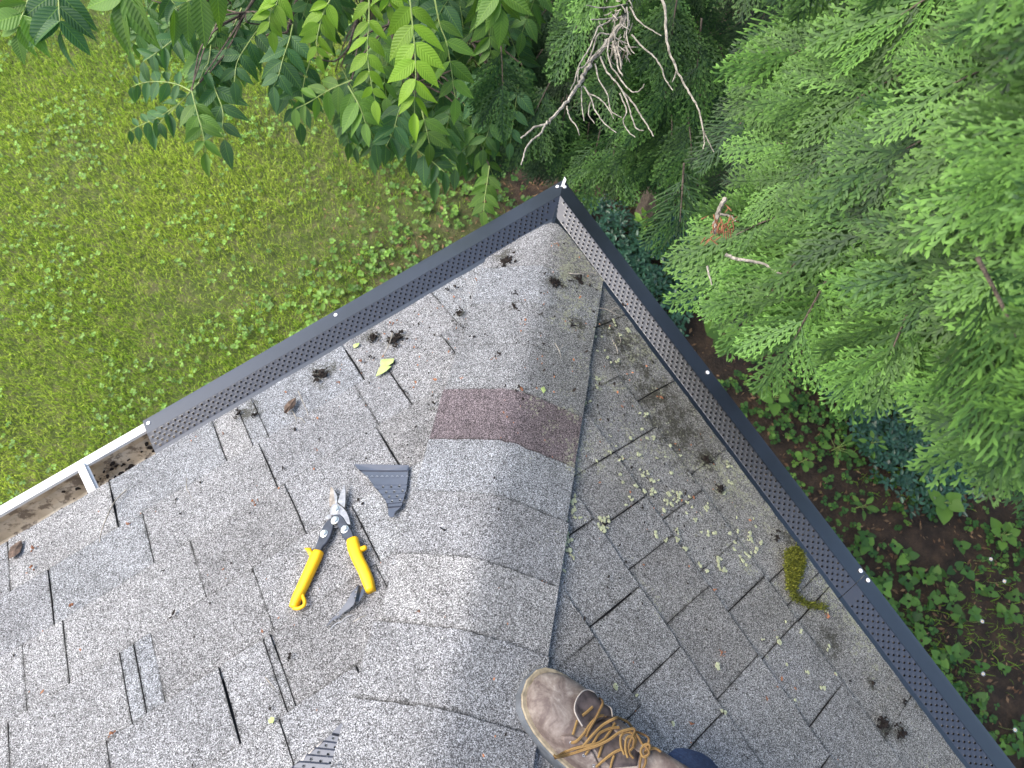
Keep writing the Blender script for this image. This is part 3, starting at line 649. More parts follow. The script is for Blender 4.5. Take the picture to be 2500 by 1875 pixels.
tube(leg, spline([BP(.250, 0, .03), BP(.275, 0, .085), _L0 + (LEGD0) * .12, _L0 + (LEGD0) * .28, _L0 + (LEGD0) * .46], 5), [.030, .031, .032, .032, .033, .034, .035, .036, .038, .04, .042, .044, .046, .048, .05, .052, .053, .053, .053, .053, .053], 14)
body = build('leg', leg, plain('skin', (.5, .33, .25), .5), person, smooth=True)
sole = solemesh(-.004, .022, .007, M['rubber'], 'sole', person); solemesh(.0225, .0255, .0055, M['welt'], 'welt', sole)
# stitched upper, lofted
mb = MB(); n_ = 22; vs = []; SS = np.concatenate([np.linspace(.002, .03, 7), np.linspace(.042, .29, 24), [.296]])
def top(s): return float(np.interp(s, [0, .01, .03, .06, .09, .12, .15, .18, .21, .24, .27, .296], [.030, .044, .060, .068, .073, .080, .094, .112, .132, .150, .158, .150]))
for s in SS:
    w_ = max(.002, fw(s) - .001); h = top(s); 
    for j in range(n_ + 1):
        th = math.pi * j / n_; ex = .62 if s < .1 else .72
        cx, sx_ = math.cos(th), math.sin(th); y = w_ * math.copysign(abs(cx) ** ex, cx) * (1 - .10 * sx_ * (s > .12)); z = .024 + (h - .024) * abs(sx_) ** .8
        crease = .0022 * math.sin((s - .075) * 190 + y * 40) * math.exp(-((s - .10) / .02) ** 2) * sx_
        vs.append(BP(s, y + .004 * math.sin(s / .3 * math.pi), z + crease))
W_ = n_ + 1; m_ = len(SS)
fs = [(i * W_ + j, i * W_ + j + 1, (i + 1) * W_ + j + 1, (i + 1) * W_ + j) for i in range(m_ - 1) for j in range(n_)]
mb.add(vs, fs); upper = build('boot_upper', mb, M['boot'], person, smooth=True)
bvh = BVHTree.FromPolygons([Vector(v) for v in vs], fs)
def onboot(a, b, off=.003):
    v = sight(*zb_(a, b)); hit = bvh.ray_cast(Vector(CAM), Vector(nrm(v)))
    if hit[0] is None: return RBp(a, b, .07)
    return np.array(hit[0]) + bz * off
# the curled tongue flap and the two lace flaps
def patch(name, pts, mat, parent, off=.002, th=.0022, curl=0.0):
    mb = MB(); P = [onboot(a, b, off) for a, b in pts]; c = np.mean(P, axis=0) ; m = len(P)
    rings = []
    for q in (1.0, .8, .5, .2):
        rr_ = []
        for (a, b) in pts:
            ca = np.mean([p[0] for p in pts]); cb = np.mean([p[1] for p in pts]); rr_.append(onboot(ca + (a - ca) * q, cb + (b - cb) * q, off + th + curl * (q ** 3)))
        rings.append(rr_)
    low = [p + (-bz) * th for p in rings[0]]
    vs = low + [p for r in rings for p in r]; k = 5
    fs = [(r * m + i, r * m + (i + 1) % m, (r + 1) * m + (i + 1) % m, (r + 1) * m + i) for r in range(k - 1) for i in range(m)] + [tuple((k - 1) * m + i for i in range(m))]
    mb.add(vs, fs); return build(name, mb, mat, parent, smooth=True)
tng = patch('tongue', [(722, 640), (745, 575), (790, 520), (840, 505), (900, 530), (960, 570), (1010, 620), (1045, 670), (1058, 740), (1000, 735), (900, 800), (830, 850), (790, 830), (755, 770), (725, 700)], M['tongue'], person, .003, .003, .004)
mb = MB(); tube(mb, spline([onboot(a, b, .0095) for a, b in ((790, 830), (755, 770), (722, 700), (722, 640), (745, 575), (790, 520), (840, 505), (900, 530), (960, 570), (1010, 620), (1045, 670), (1058, 740))], 5), .0011, 6); build('frayed_edge', mb, M['hem'], tng)
patch('lace_flap', [(612, 915), (700, 905), (800, 950), (900, 1060), (960, 1180), (1000, 1260), (860, 1270), (760, 1150), (660, 1010)], M['boot'], person, .0015, .0028)
patch('lace_flap', [(1080, 790), (1200, 850), (1330, 960), (1430, 1060), (1400, 1100), (1300, 1050), (1160, 930), (1080, 850)], M['boot'], person, .0015, .0028)
patch('tongue', [(900, 800), (1000, 760), (1080, 800), (1200, 920), (1320, 1060), (1300, 1180), (1080, 1200), (960, 1080), (860, 930)], M['tongue'], person, .001, .0018)
for a, b in ((700, 975), (815, 1090), (905, 1180), (1120, 830), (1240, 920), (1340, 1000)):
    mb = MB(); tube(mb, [onboot(a + 10 * math.cos(t), b + 10 * math.sin(t), .005) for t in np.linspace(0, 2 * math.pi, 9)], .0008, 5, cap=False); build('eyelet', mb, M['rim'], upper)
def lacemat():
    m, nt, bs = newmat('ochre_striped_lace'); g = N(nt, 'ShaderNodeNewGeometry'); P = g.outputs['Position']
    a = N(nt, 'ShaderNodeAttribute', attribute_name='tint'); sp = N(nt, 'ShaderNodeSeparateColor'); nt.links.new(a.outputs['Color'], sp.inputs[0])
    r = ramp(nt, [(0, (.22, .14, .045)), (.30, (.27, .175, .055)), (.38, (.08, .04, .02)), (.52, (.08, .04, .02)), (.58, (.27, .175, .055)), (.76, (.22, .14, .045)), (.84, (.10, .05, .02)), (1, (.10, .05, .02))], sp.outputs[0])
    c = mixc(nt, math_(nt, 'MULTIPLY', noise(nt, P, 900, 2), .5), r.outputs[0], (.22, .12, .03)); nt.links.new(c, bs.inputs['Base Color']); bs.inputs['Roughness'].default_value = .85
    bump(nt, noise(nt, P, 1200, 2), bs, .6, .0006); return m
M['lace'] = lacemat()
def lace(pts, offs=.006, r=.0019):
    n0 = len(pts); P = [onboot(a, b, (offs[i] if hasattr(offs, '__len__') else offs)) for i, (a, b) in enumerate(pts)]
    P = spline(P, 7); n_ = 10; m = len(P); vs = []; cs = []
    for i in range(m):
        t = nrm(P[min(i + 1, m - 1)] - P[max(i - 1, 0)]); a = nrm(np.cross(t, bz)); b = np.cross(a, t)
        for j in range(n_):
            th = 2 * math.pi * j / n_; vs.append(P[i] + (a * math.cos(th) * 1.15 + b * math.sin(th) * .75) * r); cs.append(((math.cos(th) + 1) / 2, 0, 0, 1))
    fs = [(i * n_ + j, i * n_ + (j + 1) % n_, (i + 1) * n_ + (j + 1) % n_, (i + 1) * n_ + j) for i in range(m - 1) for j in range(n_)]
    mb = MB(); mb.v = [tuple(v) for v in vs]; mb.f = fs; mb.c = cs; build('lace', mb, M['lace'], person, smooth=True)
lace([(790, 735), (835, 700), (880, 658)], .010)
lace([(715, 905), (735, 840), (755, 775)], .006)
lace([(700, 975), (740, 965), (800, 900), (860, 810), (930, 745), (1010, 735)], [.005, .008, .009, .010, .010, .006])
lace([(975, 570), (960, 620), (930, 690), (890, 770), (850, 850), (835, 920)], [.012, .014, .014, .014, .011, .005])
lace([(820, 1085), (850, 1040), (900, 960), (950, 890), (1040, 850), (1120, 840)], .009)
lace([(790, 1010), (870, 910), (960, 820), (1060, 765), (1150, 750), (1230, 790), (1290, 860), (1325, 940), (1335, 1010), (1330, 1060)], [.012, .014, .016, .020, .024, .026, .026, .024, .020, .016])
lace([(560, 1085), (600, 1100), (680, 1080), (800, 1040), (900, 1010), (1000, 960), (1080, 900), (1160, 870), (1215, 870), (1200, 930), (1175, 1010), (1190, 1080), (1230, 1120)], [.004, .006, .010, .013, .015, .017, .019, .021, .022, .020, .018, .016, .014])
lace([(570, 1110), (640, 1060), (720, 1030), (830, 1005), (920, 985), (980, 950)], [.005, .009, .011, .012, .012, .010])
lace([(1140, 1090), (1110, 1010), (1110, 930), (1150, 890), (1210, 900), (1240, 950), (1225, 1010), (1180, 1060)], .017)
lace([(1160, 1120), (1140, 1040), (1150, 950), (1190, 930), (1215, 960), (1205, 1020)], .020)
lace([(1230, 880), (1265, 940), (1290, 1000), (1320, 1030), (1340, 1080), (1300, 1110), (1275, 1060), (1300, 1010), (1340, 1010), (1345, 1070)], [.016, .018, .020, .022, .022, .020, .020, .022, .024, .020])
lace([(1290, 1090), (1275, 1150), (1270, 1230)], .018); lace([(1330, 1100), (1330, 1160), (1300, 1230)], .016)
lace([(940, 1110), (965, 1030), (1000, 940), (1050, 870), (1090, 800)], .007)
lace([(910, 1195), (960, 1150), (1020, 1100), (1080, 1060), (1130, 1040)], .011); lace([(1040, 1220), (1055, 1150), (1075, 1090)], .009)
lace([(1340, 1070), (1380, 1040), (1440, 1030), (1490, 1060)], .010)
# trouser leg: cloth over the boot shaft
mb = MB(); rows_ = 16; n_ = 28; vs = []
for i in range(rows_ + 1):
    t = i / rows_; c0 = BP(.280, -.002, .108) + LEGD * (.50 * t); rad = .056 + .026 * t
    for j in range(n_):
        th = 2 * math.pi * j / n_; rr_ = rad * (1 + .05 * math.sin(3 * th + 5 * t) + .03 * math.sin(7 * th + 14 * t) + (.10 if i == 0 else 0)) + (.006 * math.sin(t * 40 + 2 * math.cos(th)) if t < .4 else 0)
        vs.append(c0 + (bx * math.cos(th) * 1.1 + by * math.sin(th)) * rr_ + bz * (.006 * math.sin(2 * th) if i == 0 else 0))
fs = [(i * n_ + j, i * n_ + (j + 1) % n_, (i + 1) * n_ + (j + 1) % n_, (i + 1) * n_ + j) for i in range(rows_) for j in range(n_)] + [tuple(rows_ * n_ + j for j in range(n_))]
mb.add(vs, fs); jeans = build('jeans_leg', mb, M['denim'], person, smooth=True)

# ------------------------------------------------------------------ leaf and frond templates
def leaflet(wr=.36, fold=.35, droop=.25, nseg=8, twist=0):
    """unit leaflet along +Y with a stalk, folded along the midrib"""
    vs, uv, fs = [], [], []
    for i in range(nseg + 1):
        t = i / nseg; wdt = wr * .5 * (math.sin(math.pi * min(1, t * 1.02) ** .82) ** .9) * (1 - .25 * t) * 1.25 if 0 < i < nseg else 0.004
        z = -droop * t * t; tw = twist * t
        for sx_ in (-1, -.5, 0, .5, 1):
            x = sx_ * wdt; hz = abs(sx_) * wdt * fold - (abs(sx_) == 1) * wdt * .10
            vs.append((x * math.cos(tw) - hz * math.sin(tw), t, z + hz * math.cos(tw) + x * math.sin(tw))); uv.append((sx_ * wdt / wr * 1.4, t, 0))
    for i in range(nseg):
        for j in range(4): fs.append((i * 5 + j, i * 5 + j + 1, (i + 1) * 5 + j + 1, (i + 1) * 5 + j))
    return np.array(vs), np.array(fs), np.array(uv)
def frameM(y, up):
    """rotation whose Y column is y and whose Z is close to up"""
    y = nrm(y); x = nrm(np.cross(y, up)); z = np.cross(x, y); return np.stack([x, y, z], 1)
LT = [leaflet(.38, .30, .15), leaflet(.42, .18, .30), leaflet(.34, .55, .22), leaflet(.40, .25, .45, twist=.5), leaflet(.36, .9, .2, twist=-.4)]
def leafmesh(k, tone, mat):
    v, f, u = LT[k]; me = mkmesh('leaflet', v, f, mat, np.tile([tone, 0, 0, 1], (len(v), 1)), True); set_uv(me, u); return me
class Soup:
    """many small copies joined into one mesh"""
    def __init__(s): s.V = []; s.F = []; s.C = []; s.U = []; s.n = 0
    def put(s, v, f, R, loc, scale, c, u=None):
        w_ = (v * scale) @ R.T + loc; s.V.append(w_); s.F.append(f + s.n); s.n += len(v)
        s.C.append(c if getattr(c, 'ndim', 1) == 2 else np.tile(c, (len(v), 1))); s.U.append(u if u is not None else np.zeros((len(v), 3)))
    def build(s, name, mat, parent=None, smooth=False):
        V = np.vstack(s.V); o_ = world_of(parent) if parent is not None else np.zeros(3)
        me = mkmesh(name, V - o_, np.vstack(s.F), mat, np.vstack(s.C), smooth); set_uv(me, np.vstack(s.U)); return link(name, me, parent)

# ------------------------------------------------------------------ walnut-like tree
tree = empty('walnut_tree', (-1.0, 3.0, GZ)); tag(tree, 'broadleaf tree with long compound leaves hanging over the lawn edge', 'tree')
TW = np.array([-1.0, 3.0, GZ])
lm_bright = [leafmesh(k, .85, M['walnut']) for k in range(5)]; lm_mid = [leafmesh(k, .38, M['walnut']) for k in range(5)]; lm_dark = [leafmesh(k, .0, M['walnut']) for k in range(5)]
nleaf = 0; bases = []
def compound(path3, size, pairs, tone, hang, objs=True, soup=None, skip=.2, term=True, wide=1.0, shrink=.55):
    """path3: rachis points from its base to its tip; hang: world direction that leaflets are pulled to"""
    global nleaf
    P = np.array(spline(path3, 6)); seg = np.linalg.norm(np.diff(P, axis=0), axis=1); cum = np.concatenate([[0], np.cumsum(seg)]); L = cum[-1]
    bases.append(P[0])
    def pt(s): s = s * L; return np.array([np.interp(s, cum, P[:, k]) for k in range(3)])
    toc = nrm(CAM - P.mean(0)); up = nrm(zz * .55 + toc * .6)
    items = []
    for i in range(pairs):
        s = skip + (1 - skip) * (i + .15) / pairs
        for sd in (-1, 1):
            p = pt(min(1, s + random.uniform(-.01, .01))); t = nrm(pt(min(1, s + .05)) - pt(max(0, s - .05))); sidev = nrm(np.cross(t, up)) * sd
            d = nrm(sidev * (1.05 * wide) + t * random.uniform(.35, .75) + hang * random.uniform(.25, .7)); sz = size * (1 - shrink * abs(s - .45) ** 1.2 - (shrink * .7 * max(0, s - .6))) * random.uniform(.88, 1.12)
            items.append((p, d, sz))
    if term: items.append((pt(1), nrm((pt(1) - pt(.9)) + hang * .2), size * random.uniform(.7, .95)))
    if objs:
        mb = MB(); tube(mb, P, list(np.linspace(.0022, .0008, len(P))), 5); rach = build('compound_leaf', mb, M['stem'], tree); rw = world_of(rach)
    for p, d, sz in items:
        k = random.choice((0, 0, 1, 1, 2, 3, 4)); u2 = nrm(up + rng.normal(size=3) * .28); R = frameM(d, u2)
        if objs:
            me = (lm_bright if tone > .6 else lm_mid if tone > .2 else lm_dark)[k]; o = bpy.data.objects.new('leaflet', me); col.objects.link(o); o.parent = rach
            o.matrix_local = Matrix.LocRotScale(Vector(p - rw), Matrix(R.tolist()).to_quaternion(), Vector((sz * random.uniform(.9, 1.1), sz, sz))); nleaf += 1
        else:
            v, f, u = LT[k]; soup.put(v, f, R, p, sz, np.array([tone, random.random(), 0, 1]), u)
    if not objs: soup_st.append((P, .0012))
def pp(lst): return [at(a, b, d) for a, b, d in lst]
dn = nrm(sight(1000, 400) - sight(1000, 0)) * .7 - zz * .35      # towards the house and down
soup_st = []
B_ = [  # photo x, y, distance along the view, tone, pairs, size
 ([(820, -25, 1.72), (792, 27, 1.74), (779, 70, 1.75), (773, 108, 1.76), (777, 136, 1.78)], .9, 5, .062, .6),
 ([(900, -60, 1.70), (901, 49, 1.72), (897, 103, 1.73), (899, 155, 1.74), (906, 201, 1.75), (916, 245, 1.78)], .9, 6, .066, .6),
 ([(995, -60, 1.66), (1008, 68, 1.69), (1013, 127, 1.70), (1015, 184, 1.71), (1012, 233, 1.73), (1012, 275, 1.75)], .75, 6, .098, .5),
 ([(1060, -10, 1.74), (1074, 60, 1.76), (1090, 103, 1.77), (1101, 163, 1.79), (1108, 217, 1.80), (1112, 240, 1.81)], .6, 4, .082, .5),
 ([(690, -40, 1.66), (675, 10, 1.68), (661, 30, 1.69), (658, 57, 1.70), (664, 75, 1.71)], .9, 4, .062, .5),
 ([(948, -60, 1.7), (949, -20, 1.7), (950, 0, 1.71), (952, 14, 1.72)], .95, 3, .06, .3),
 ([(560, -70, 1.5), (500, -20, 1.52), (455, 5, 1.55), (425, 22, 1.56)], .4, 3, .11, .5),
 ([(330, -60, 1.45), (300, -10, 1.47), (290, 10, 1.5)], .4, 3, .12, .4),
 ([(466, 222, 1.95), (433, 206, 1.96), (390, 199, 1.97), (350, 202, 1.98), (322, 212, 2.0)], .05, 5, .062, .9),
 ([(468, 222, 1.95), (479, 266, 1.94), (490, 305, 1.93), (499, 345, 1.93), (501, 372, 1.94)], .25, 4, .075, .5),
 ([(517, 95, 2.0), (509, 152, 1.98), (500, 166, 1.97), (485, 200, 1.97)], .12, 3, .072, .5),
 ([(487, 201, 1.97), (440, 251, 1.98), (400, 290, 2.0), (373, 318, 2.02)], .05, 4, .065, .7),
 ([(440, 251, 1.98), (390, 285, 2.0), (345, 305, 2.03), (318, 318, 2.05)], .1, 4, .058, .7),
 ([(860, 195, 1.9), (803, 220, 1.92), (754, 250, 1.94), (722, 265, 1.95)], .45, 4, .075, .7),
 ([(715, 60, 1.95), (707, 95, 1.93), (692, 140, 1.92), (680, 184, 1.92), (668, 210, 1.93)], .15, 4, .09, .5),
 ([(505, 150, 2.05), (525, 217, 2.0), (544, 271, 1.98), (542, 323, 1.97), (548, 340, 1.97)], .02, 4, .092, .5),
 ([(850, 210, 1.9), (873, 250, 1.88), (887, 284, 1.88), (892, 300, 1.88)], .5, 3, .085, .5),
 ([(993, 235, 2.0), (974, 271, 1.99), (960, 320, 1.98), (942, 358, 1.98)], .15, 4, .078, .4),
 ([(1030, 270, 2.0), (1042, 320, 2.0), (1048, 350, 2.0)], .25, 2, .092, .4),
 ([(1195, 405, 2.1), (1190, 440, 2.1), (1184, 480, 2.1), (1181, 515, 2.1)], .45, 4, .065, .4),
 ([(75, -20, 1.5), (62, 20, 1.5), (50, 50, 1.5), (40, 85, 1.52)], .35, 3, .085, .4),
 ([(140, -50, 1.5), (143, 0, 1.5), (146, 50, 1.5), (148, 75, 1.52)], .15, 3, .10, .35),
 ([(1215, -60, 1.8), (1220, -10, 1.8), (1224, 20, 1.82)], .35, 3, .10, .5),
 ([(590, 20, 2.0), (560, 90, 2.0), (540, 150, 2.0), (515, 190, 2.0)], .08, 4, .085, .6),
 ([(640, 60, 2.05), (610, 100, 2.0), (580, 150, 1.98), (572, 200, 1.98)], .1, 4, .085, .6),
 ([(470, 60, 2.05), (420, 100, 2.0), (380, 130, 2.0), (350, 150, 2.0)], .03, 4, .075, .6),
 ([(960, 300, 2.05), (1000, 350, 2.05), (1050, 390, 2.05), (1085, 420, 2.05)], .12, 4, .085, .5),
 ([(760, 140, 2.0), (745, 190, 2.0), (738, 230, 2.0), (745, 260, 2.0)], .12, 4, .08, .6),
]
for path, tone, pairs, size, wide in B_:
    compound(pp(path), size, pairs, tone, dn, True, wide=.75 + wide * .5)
soup = Soup()
def inwal(x, y):
    lim = np.interp(x, [250, 330, 500, 600, 760, 900, 1050, 1130, 1250, 1330], [40, 190, 330, 300, 330, 400, 440, 470, 400, 120]); return y < lim
cnt = 0
while cnt < 190:
    x = random.uniform(300, 1300); y = random.uniform(-60, 400) if cnt < 140 else random.uniform(-500, 0)
    if y > 0 and not inwal(x, y + 60): continue
    if y > 0 and x < 480 and random.random() < .25: continue
    d = random.uniform(2.0, 2.9) if y > -50 else random.uniform(1.6, 2.6)
    th = random.gauss(1.65, .5); L = random.uniform(110, 180) * 1.9 / d; dx, dy = math.cos(th) * L, math.sin(th) * L
    path = [(x - dx, y - dy, d + .02), (x - dx * .5, y - dy * .55, d - .02), (x, y, d), (x + dx * .35, y + dy * .4, d + .03)]
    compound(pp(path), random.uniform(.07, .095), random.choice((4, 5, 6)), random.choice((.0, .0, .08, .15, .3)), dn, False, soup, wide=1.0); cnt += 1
for i in range(90):      # the rest of the crown, beyond the frame
    c = TW + np.array([random.uniform(-2.0, 1.4), random.uniform(-.9, 1.6), random.uniform(1.6, 5.2)])
    if c[1] < 1.6 and c[2] > -1.0 + 2.6: c[1] += 1.2
    th = random.uniform(0, 6.28); d_ = np.array([math.cos(th), math.sin(th), -.5]) * .28
    compound([c - d_, c - d_ * .4 + zz * .04, c + d_ * .3, c + d_], random.uniform(.08, .1), 6, random.choice((0, .1, .3)), -zz, False, soup)
sp_ = soup.build('foliage', M['walnut'], tree, True); tag(sp_, kind='stuff')
mb = MB()
for P, r in soup_st: tube(mb, P[::2], r, 3, cap=False)
o = build('leaf_stalks', mb, M['stem'], tree); tag(o, kind='stuff')
mb = MB(); tube(mb, spline([TW, TW + [.05, -.05, 1.0], TW + [-.05, -.1, 2.2], TW + [0, 0, 3.6], TW + [.1, .1, 5.2]], 6), list(np.linspace(.11, .03, 25)), 10); build('trunk', mb, M['bark'], tree)
limbs = []
for tgt in [(600, 30, 2.0), (480, 60, 2.15), (850, 120, 2.1), (950, 60, 1.9), (1020, 200, 2.15), (700, 80, 2.1), (1150, 100, 2.2), (780, -150, 1.8), (450, -120, 1.75), (1000, -150, 1.8)]:
    e_ = at(*tgt); h = random.uniform(1.3, 2.6); s_ = TW + np.array([0, -.05, h]); mid_ = (s_ + e_) / 2 + zz * .15
    P = spline([s_, mid_, e_], 8); limbs.append(P); mb = MB(); tube(mb, P, list(np.linspace(.022, .004, len(P))), 7); build('limb', mb, M['bark'], tree)
allp = np.vstack([np.array(l[4:]) for l in limbs]); mb = MB()
for b in bases[:190]:
    q = allp[np.argmin(np.linalg.norm(allp - b, axis=1) + np.maximum(0, b[2] - allp[:, 2]) * .3)]
    if np.linalg.norm(q - b) < 1.1: tube(mb, spline([q, (q + b) / 2 + zz * .02 + rng.normal(size=3) * .02, b], 3), [.003, .0028, .0026, .0024, .0022, .002, .0018], 4)
build('twigs', mb, M['bark'], tree); tree.children[-1]['kind'] = 'stuff'

# ------------------------------------------------------------------ cedars
def frond(L=.11, n=12, dens=.0058, wdt=.0024, seed=0, hi=True):
    r = random.Random(seed); V, F, C = [], [], []
    def rib(p, d, l, w_, c0, c1, nz):
        # lobed ribbon: a strip that swells and ends in a blunt tip
        d = nrm(d); s_ = nrm(np.cross(d, [0, 0, 1])); b = len(V); bend = r.uniform(-.0015, .0015)
        V.extend([p - s_ * w_ * .32, p + s_ * w_ * .32, p + d * l * .65 - s_ * w_ * .5 + np.array([0, 0, bend]), p + d * l * .65 + s_ * w_ * .5 + np.array([0, 0, bend]), p + d * l + np.array([0, 0, bend * 2.2 - l * .06])])
        F.extend([(b, b + 1, b + 3, b + 2), (b + 2, b + 3, b + 4, b + 4)]); C.extend([c0, c0, (c0 + c1) / 2, (c0 + c1) / 2, c1])
    ax = [np.array([math.sin(t * 2.2 + seed) * .004 * t, t * L, -.20 * L * t * t]) for t in np.linspace(0, 1, 9)]
    def A(t): i = min(7, int(t * 8)); u = t * 8 - i; return ax[i] * (1 - u) + ax[i + 1] * u
    for i in range(8): rib(ax[i], ax[i + 1] - ax[i], np.linalg.norm(ax[i + 1] - ax[i]) * 1.15, wdt * (1.0 - .3 * i / 8), .1, .15 + .1 * i / 8, 0)
    for i in range(n * 2):
        t = (i + .8) / (n * 2 + .6); sd = 1 if i % 2 else -1; l = L * .60 * min(1, t * 3.2 + .35) * (1 - t) ** .8 * r.uniform(.82, 1.1) + .006
        ang = math.radians(r.uniform(38, 50)) * (1 - .25 * t); d = np.array([math.sin(ang) * sd, math.cos(ang), r.uniform(-.12, .06)]); p0 = A(t)
        m = max(2, int(l / dens)); step = l / m; cur = p0.copy(); dd = nrm(d)
        for k in range(m):
            q = k / m; dd = nrm(dd + np.array([-sd * .035, .03, -.02])); nx = cur + dd * step
            rib(cur, dd, step * 1.35, wdt * (1 - .25 * q), .15 + .35 * q, .25 + .45 * q + (.25 if k == m - 1 else 0), 0)
            if k > 0 or l > .02:
                sl_ = min(.0095, l * .32) * (1 - .5 * q) * r.uniform(.75, 1.15); s2 = sd if k % 2 else -sd; perp = np.array([dd[1], -dd[0], 0]) * s2
                if hi or k % 2 == 0: rib(cur + dd * step * .5, nrm(dd * .85 + perp * .62 + np.array([0, 0, r.uniform(-.15, .1)])), sl_ + .002, wdt * .92, .3 + .3 * q, .65 + .35 * q, 0)
                if hi and sl_ > .006: rib(cur + dd * step * .1, nrm(dd * .85 - perp * .62), sl_ * .8 + .002, wdt * .9, .3 + .3 * q, .6 + .35 * q, 0)
            cur = nx
    V = np.array(V); C = np.clip(np.array(C), 0, 1) ** 1.4; f4 = np.array([f for f in F if len(set(f)) == 4]); f3 = np.array([f[:3] for f in F if len(set(f)) == 3])
    T = np.vstack([f4[:, [0, 1, 2]], f4[:, [0, 2, 3]], f3]); return V, T, C
FH = [frond(.12, 8, .0080, .0033, s, True) for s in range(6)]; FL = [frond(.12, 9, .011, .0036, s + 20, False) for s in range(4)]
def frmesh(k, mat, a=0.0, g=1.0):
    v, f, c = FH[k]; return mkmesh('cedar_frond', v, f, mat, np.stack([np.clip(c * g + a, 0, 1), c * 0, c * 0, c * 0 + 1], 1), False)
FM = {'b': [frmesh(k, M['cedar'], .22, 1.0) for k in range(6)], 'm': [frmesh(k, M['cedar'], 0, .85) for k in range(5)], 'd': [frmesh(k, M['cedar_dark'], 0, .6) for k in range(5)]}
class Cedar:
    def __init__(s, label, base, height, rad):
        s.root = empty('cedar_tree', base); tag(s.root, label, 'tree', 'cedars beside the house'); s.base = np.array(base, float); s.n = 0; s.soup = Soup(); s.h = height; s.rad = rad; s.tw = MB(); s.cands = []
        mb = MB(); tube(mb, spline([s.base, s.base + [.03, 0, height * .4], s.base + [-.02, .02, height]], 8), list(np.linspace(.10, .015, 17)), 9); build('trunk', mb, M['bark'], s.root)
    def spray(s, tip, basep, tone, size=1.0, nf=9, near=True, roll=0.0):
        """a branchlet from basep to tip with flat fronds left and right and one at its end"""
        tip = np.array(tip); basep = np.array(basep); t0 = nrm(tip - basep); tip = tip - t0 * .10 * size; basep = basep if (tip - basep) @ t0 > .13 else tip - t0 * .13; ax = tip - basep; L = np.linalg.norm(ax); t = nrm(ax); toc = nrm(CAM - tip)
        up = nrm(zz * .55 + toc * .45 + rng.normal(size=3) * .22); x = nrm(np.cross(t, up)); up = np.cross(x, t); x = x * math.cos(roll) + up * math.sin(roll); up = np.cross(x, t)
        tube(s.tw, spline([basep, basep + ax * .5 + up * L * .05, basep + ax * .9], 3), [.0022, .002, .0018, .0016, .0014, .0012, .001], 4, cap=False)
        for i in range(nf):
            q = 1 - (i / max(1, nf - 1)) ** 1.0 * .85 if i else .88
            p = basep + ax * q * .88 + up * L * .05 * math.sin(q * 3.1); sd = 0 if i == 0 else (1 if i % 2 else -1)
            ang = 0 if sd == 0 else random.uniform(.45, .85); d = nrm(t * math.cos(ang) + x * sd * math.sin(ang) - zz * random.uniform(.02, .22) + rng.normal(size=3) * .06)
            u2 = nrm(up + rng.normal(size=3) * .22 + x * sd * -.15); sz = size * random.uniform(.75, 1.15) * (1.0 if i else 1.1)
            s.cands.append((p, frameM(d, u2), sz, tone, near))
    def finish(s, cap=290):
        near = [c for c in s.cands if c[4]]; rest = [c for c in s.cands if not c[4]]
        near.sort(key=lambda c: np.linalg.norm(c[0] - CAM) / c[2]); rest += near[cap:]; near = near[:cap]
        for p, R, sz, tone, _ in near:
            me = random.choice(FM[tone]); o = bpy.data.objects.new('cedar_frond', me); col.objects.link(o); o.parent = s.root
            o.matrix_local = Matrix.LocRotScale(Vector(p - s.base), Matrix(R.tolist()).to_quaternion(), Vector((sz, sz, sz)))
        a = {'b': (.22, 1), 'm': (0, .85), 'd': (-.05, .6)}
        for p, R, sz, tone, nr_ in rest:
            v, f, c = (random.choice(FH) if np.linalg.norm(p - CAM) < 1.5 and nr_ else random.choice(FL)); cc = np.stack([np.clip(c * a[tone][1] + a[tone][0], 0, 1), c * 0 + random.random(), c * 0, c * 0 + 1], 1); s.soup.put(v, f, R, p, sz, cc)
        o = s.soup.build('foliage', M['cedar_dark'] if False else M['cedar'], s.root); tag(o, kind='stuff')
        o = build('twigs', s.tw, M['bark'], s.root); tag(o, kind='stuff')
    def limb(s, tgt, h):
        s_ = s.base + np.array([0, 0, h]); mb = MB(); tgt = np.array(tgt); P = spline([s_, (s_ + tgt) / 2 - zz * .06, tgt], 6); tube(mb, P, list(np.linspace(.016, .004, len(P))), 6); build('limb', mb, M['bark'], s.root)
def img(px, py, d): return at(px, py, d)
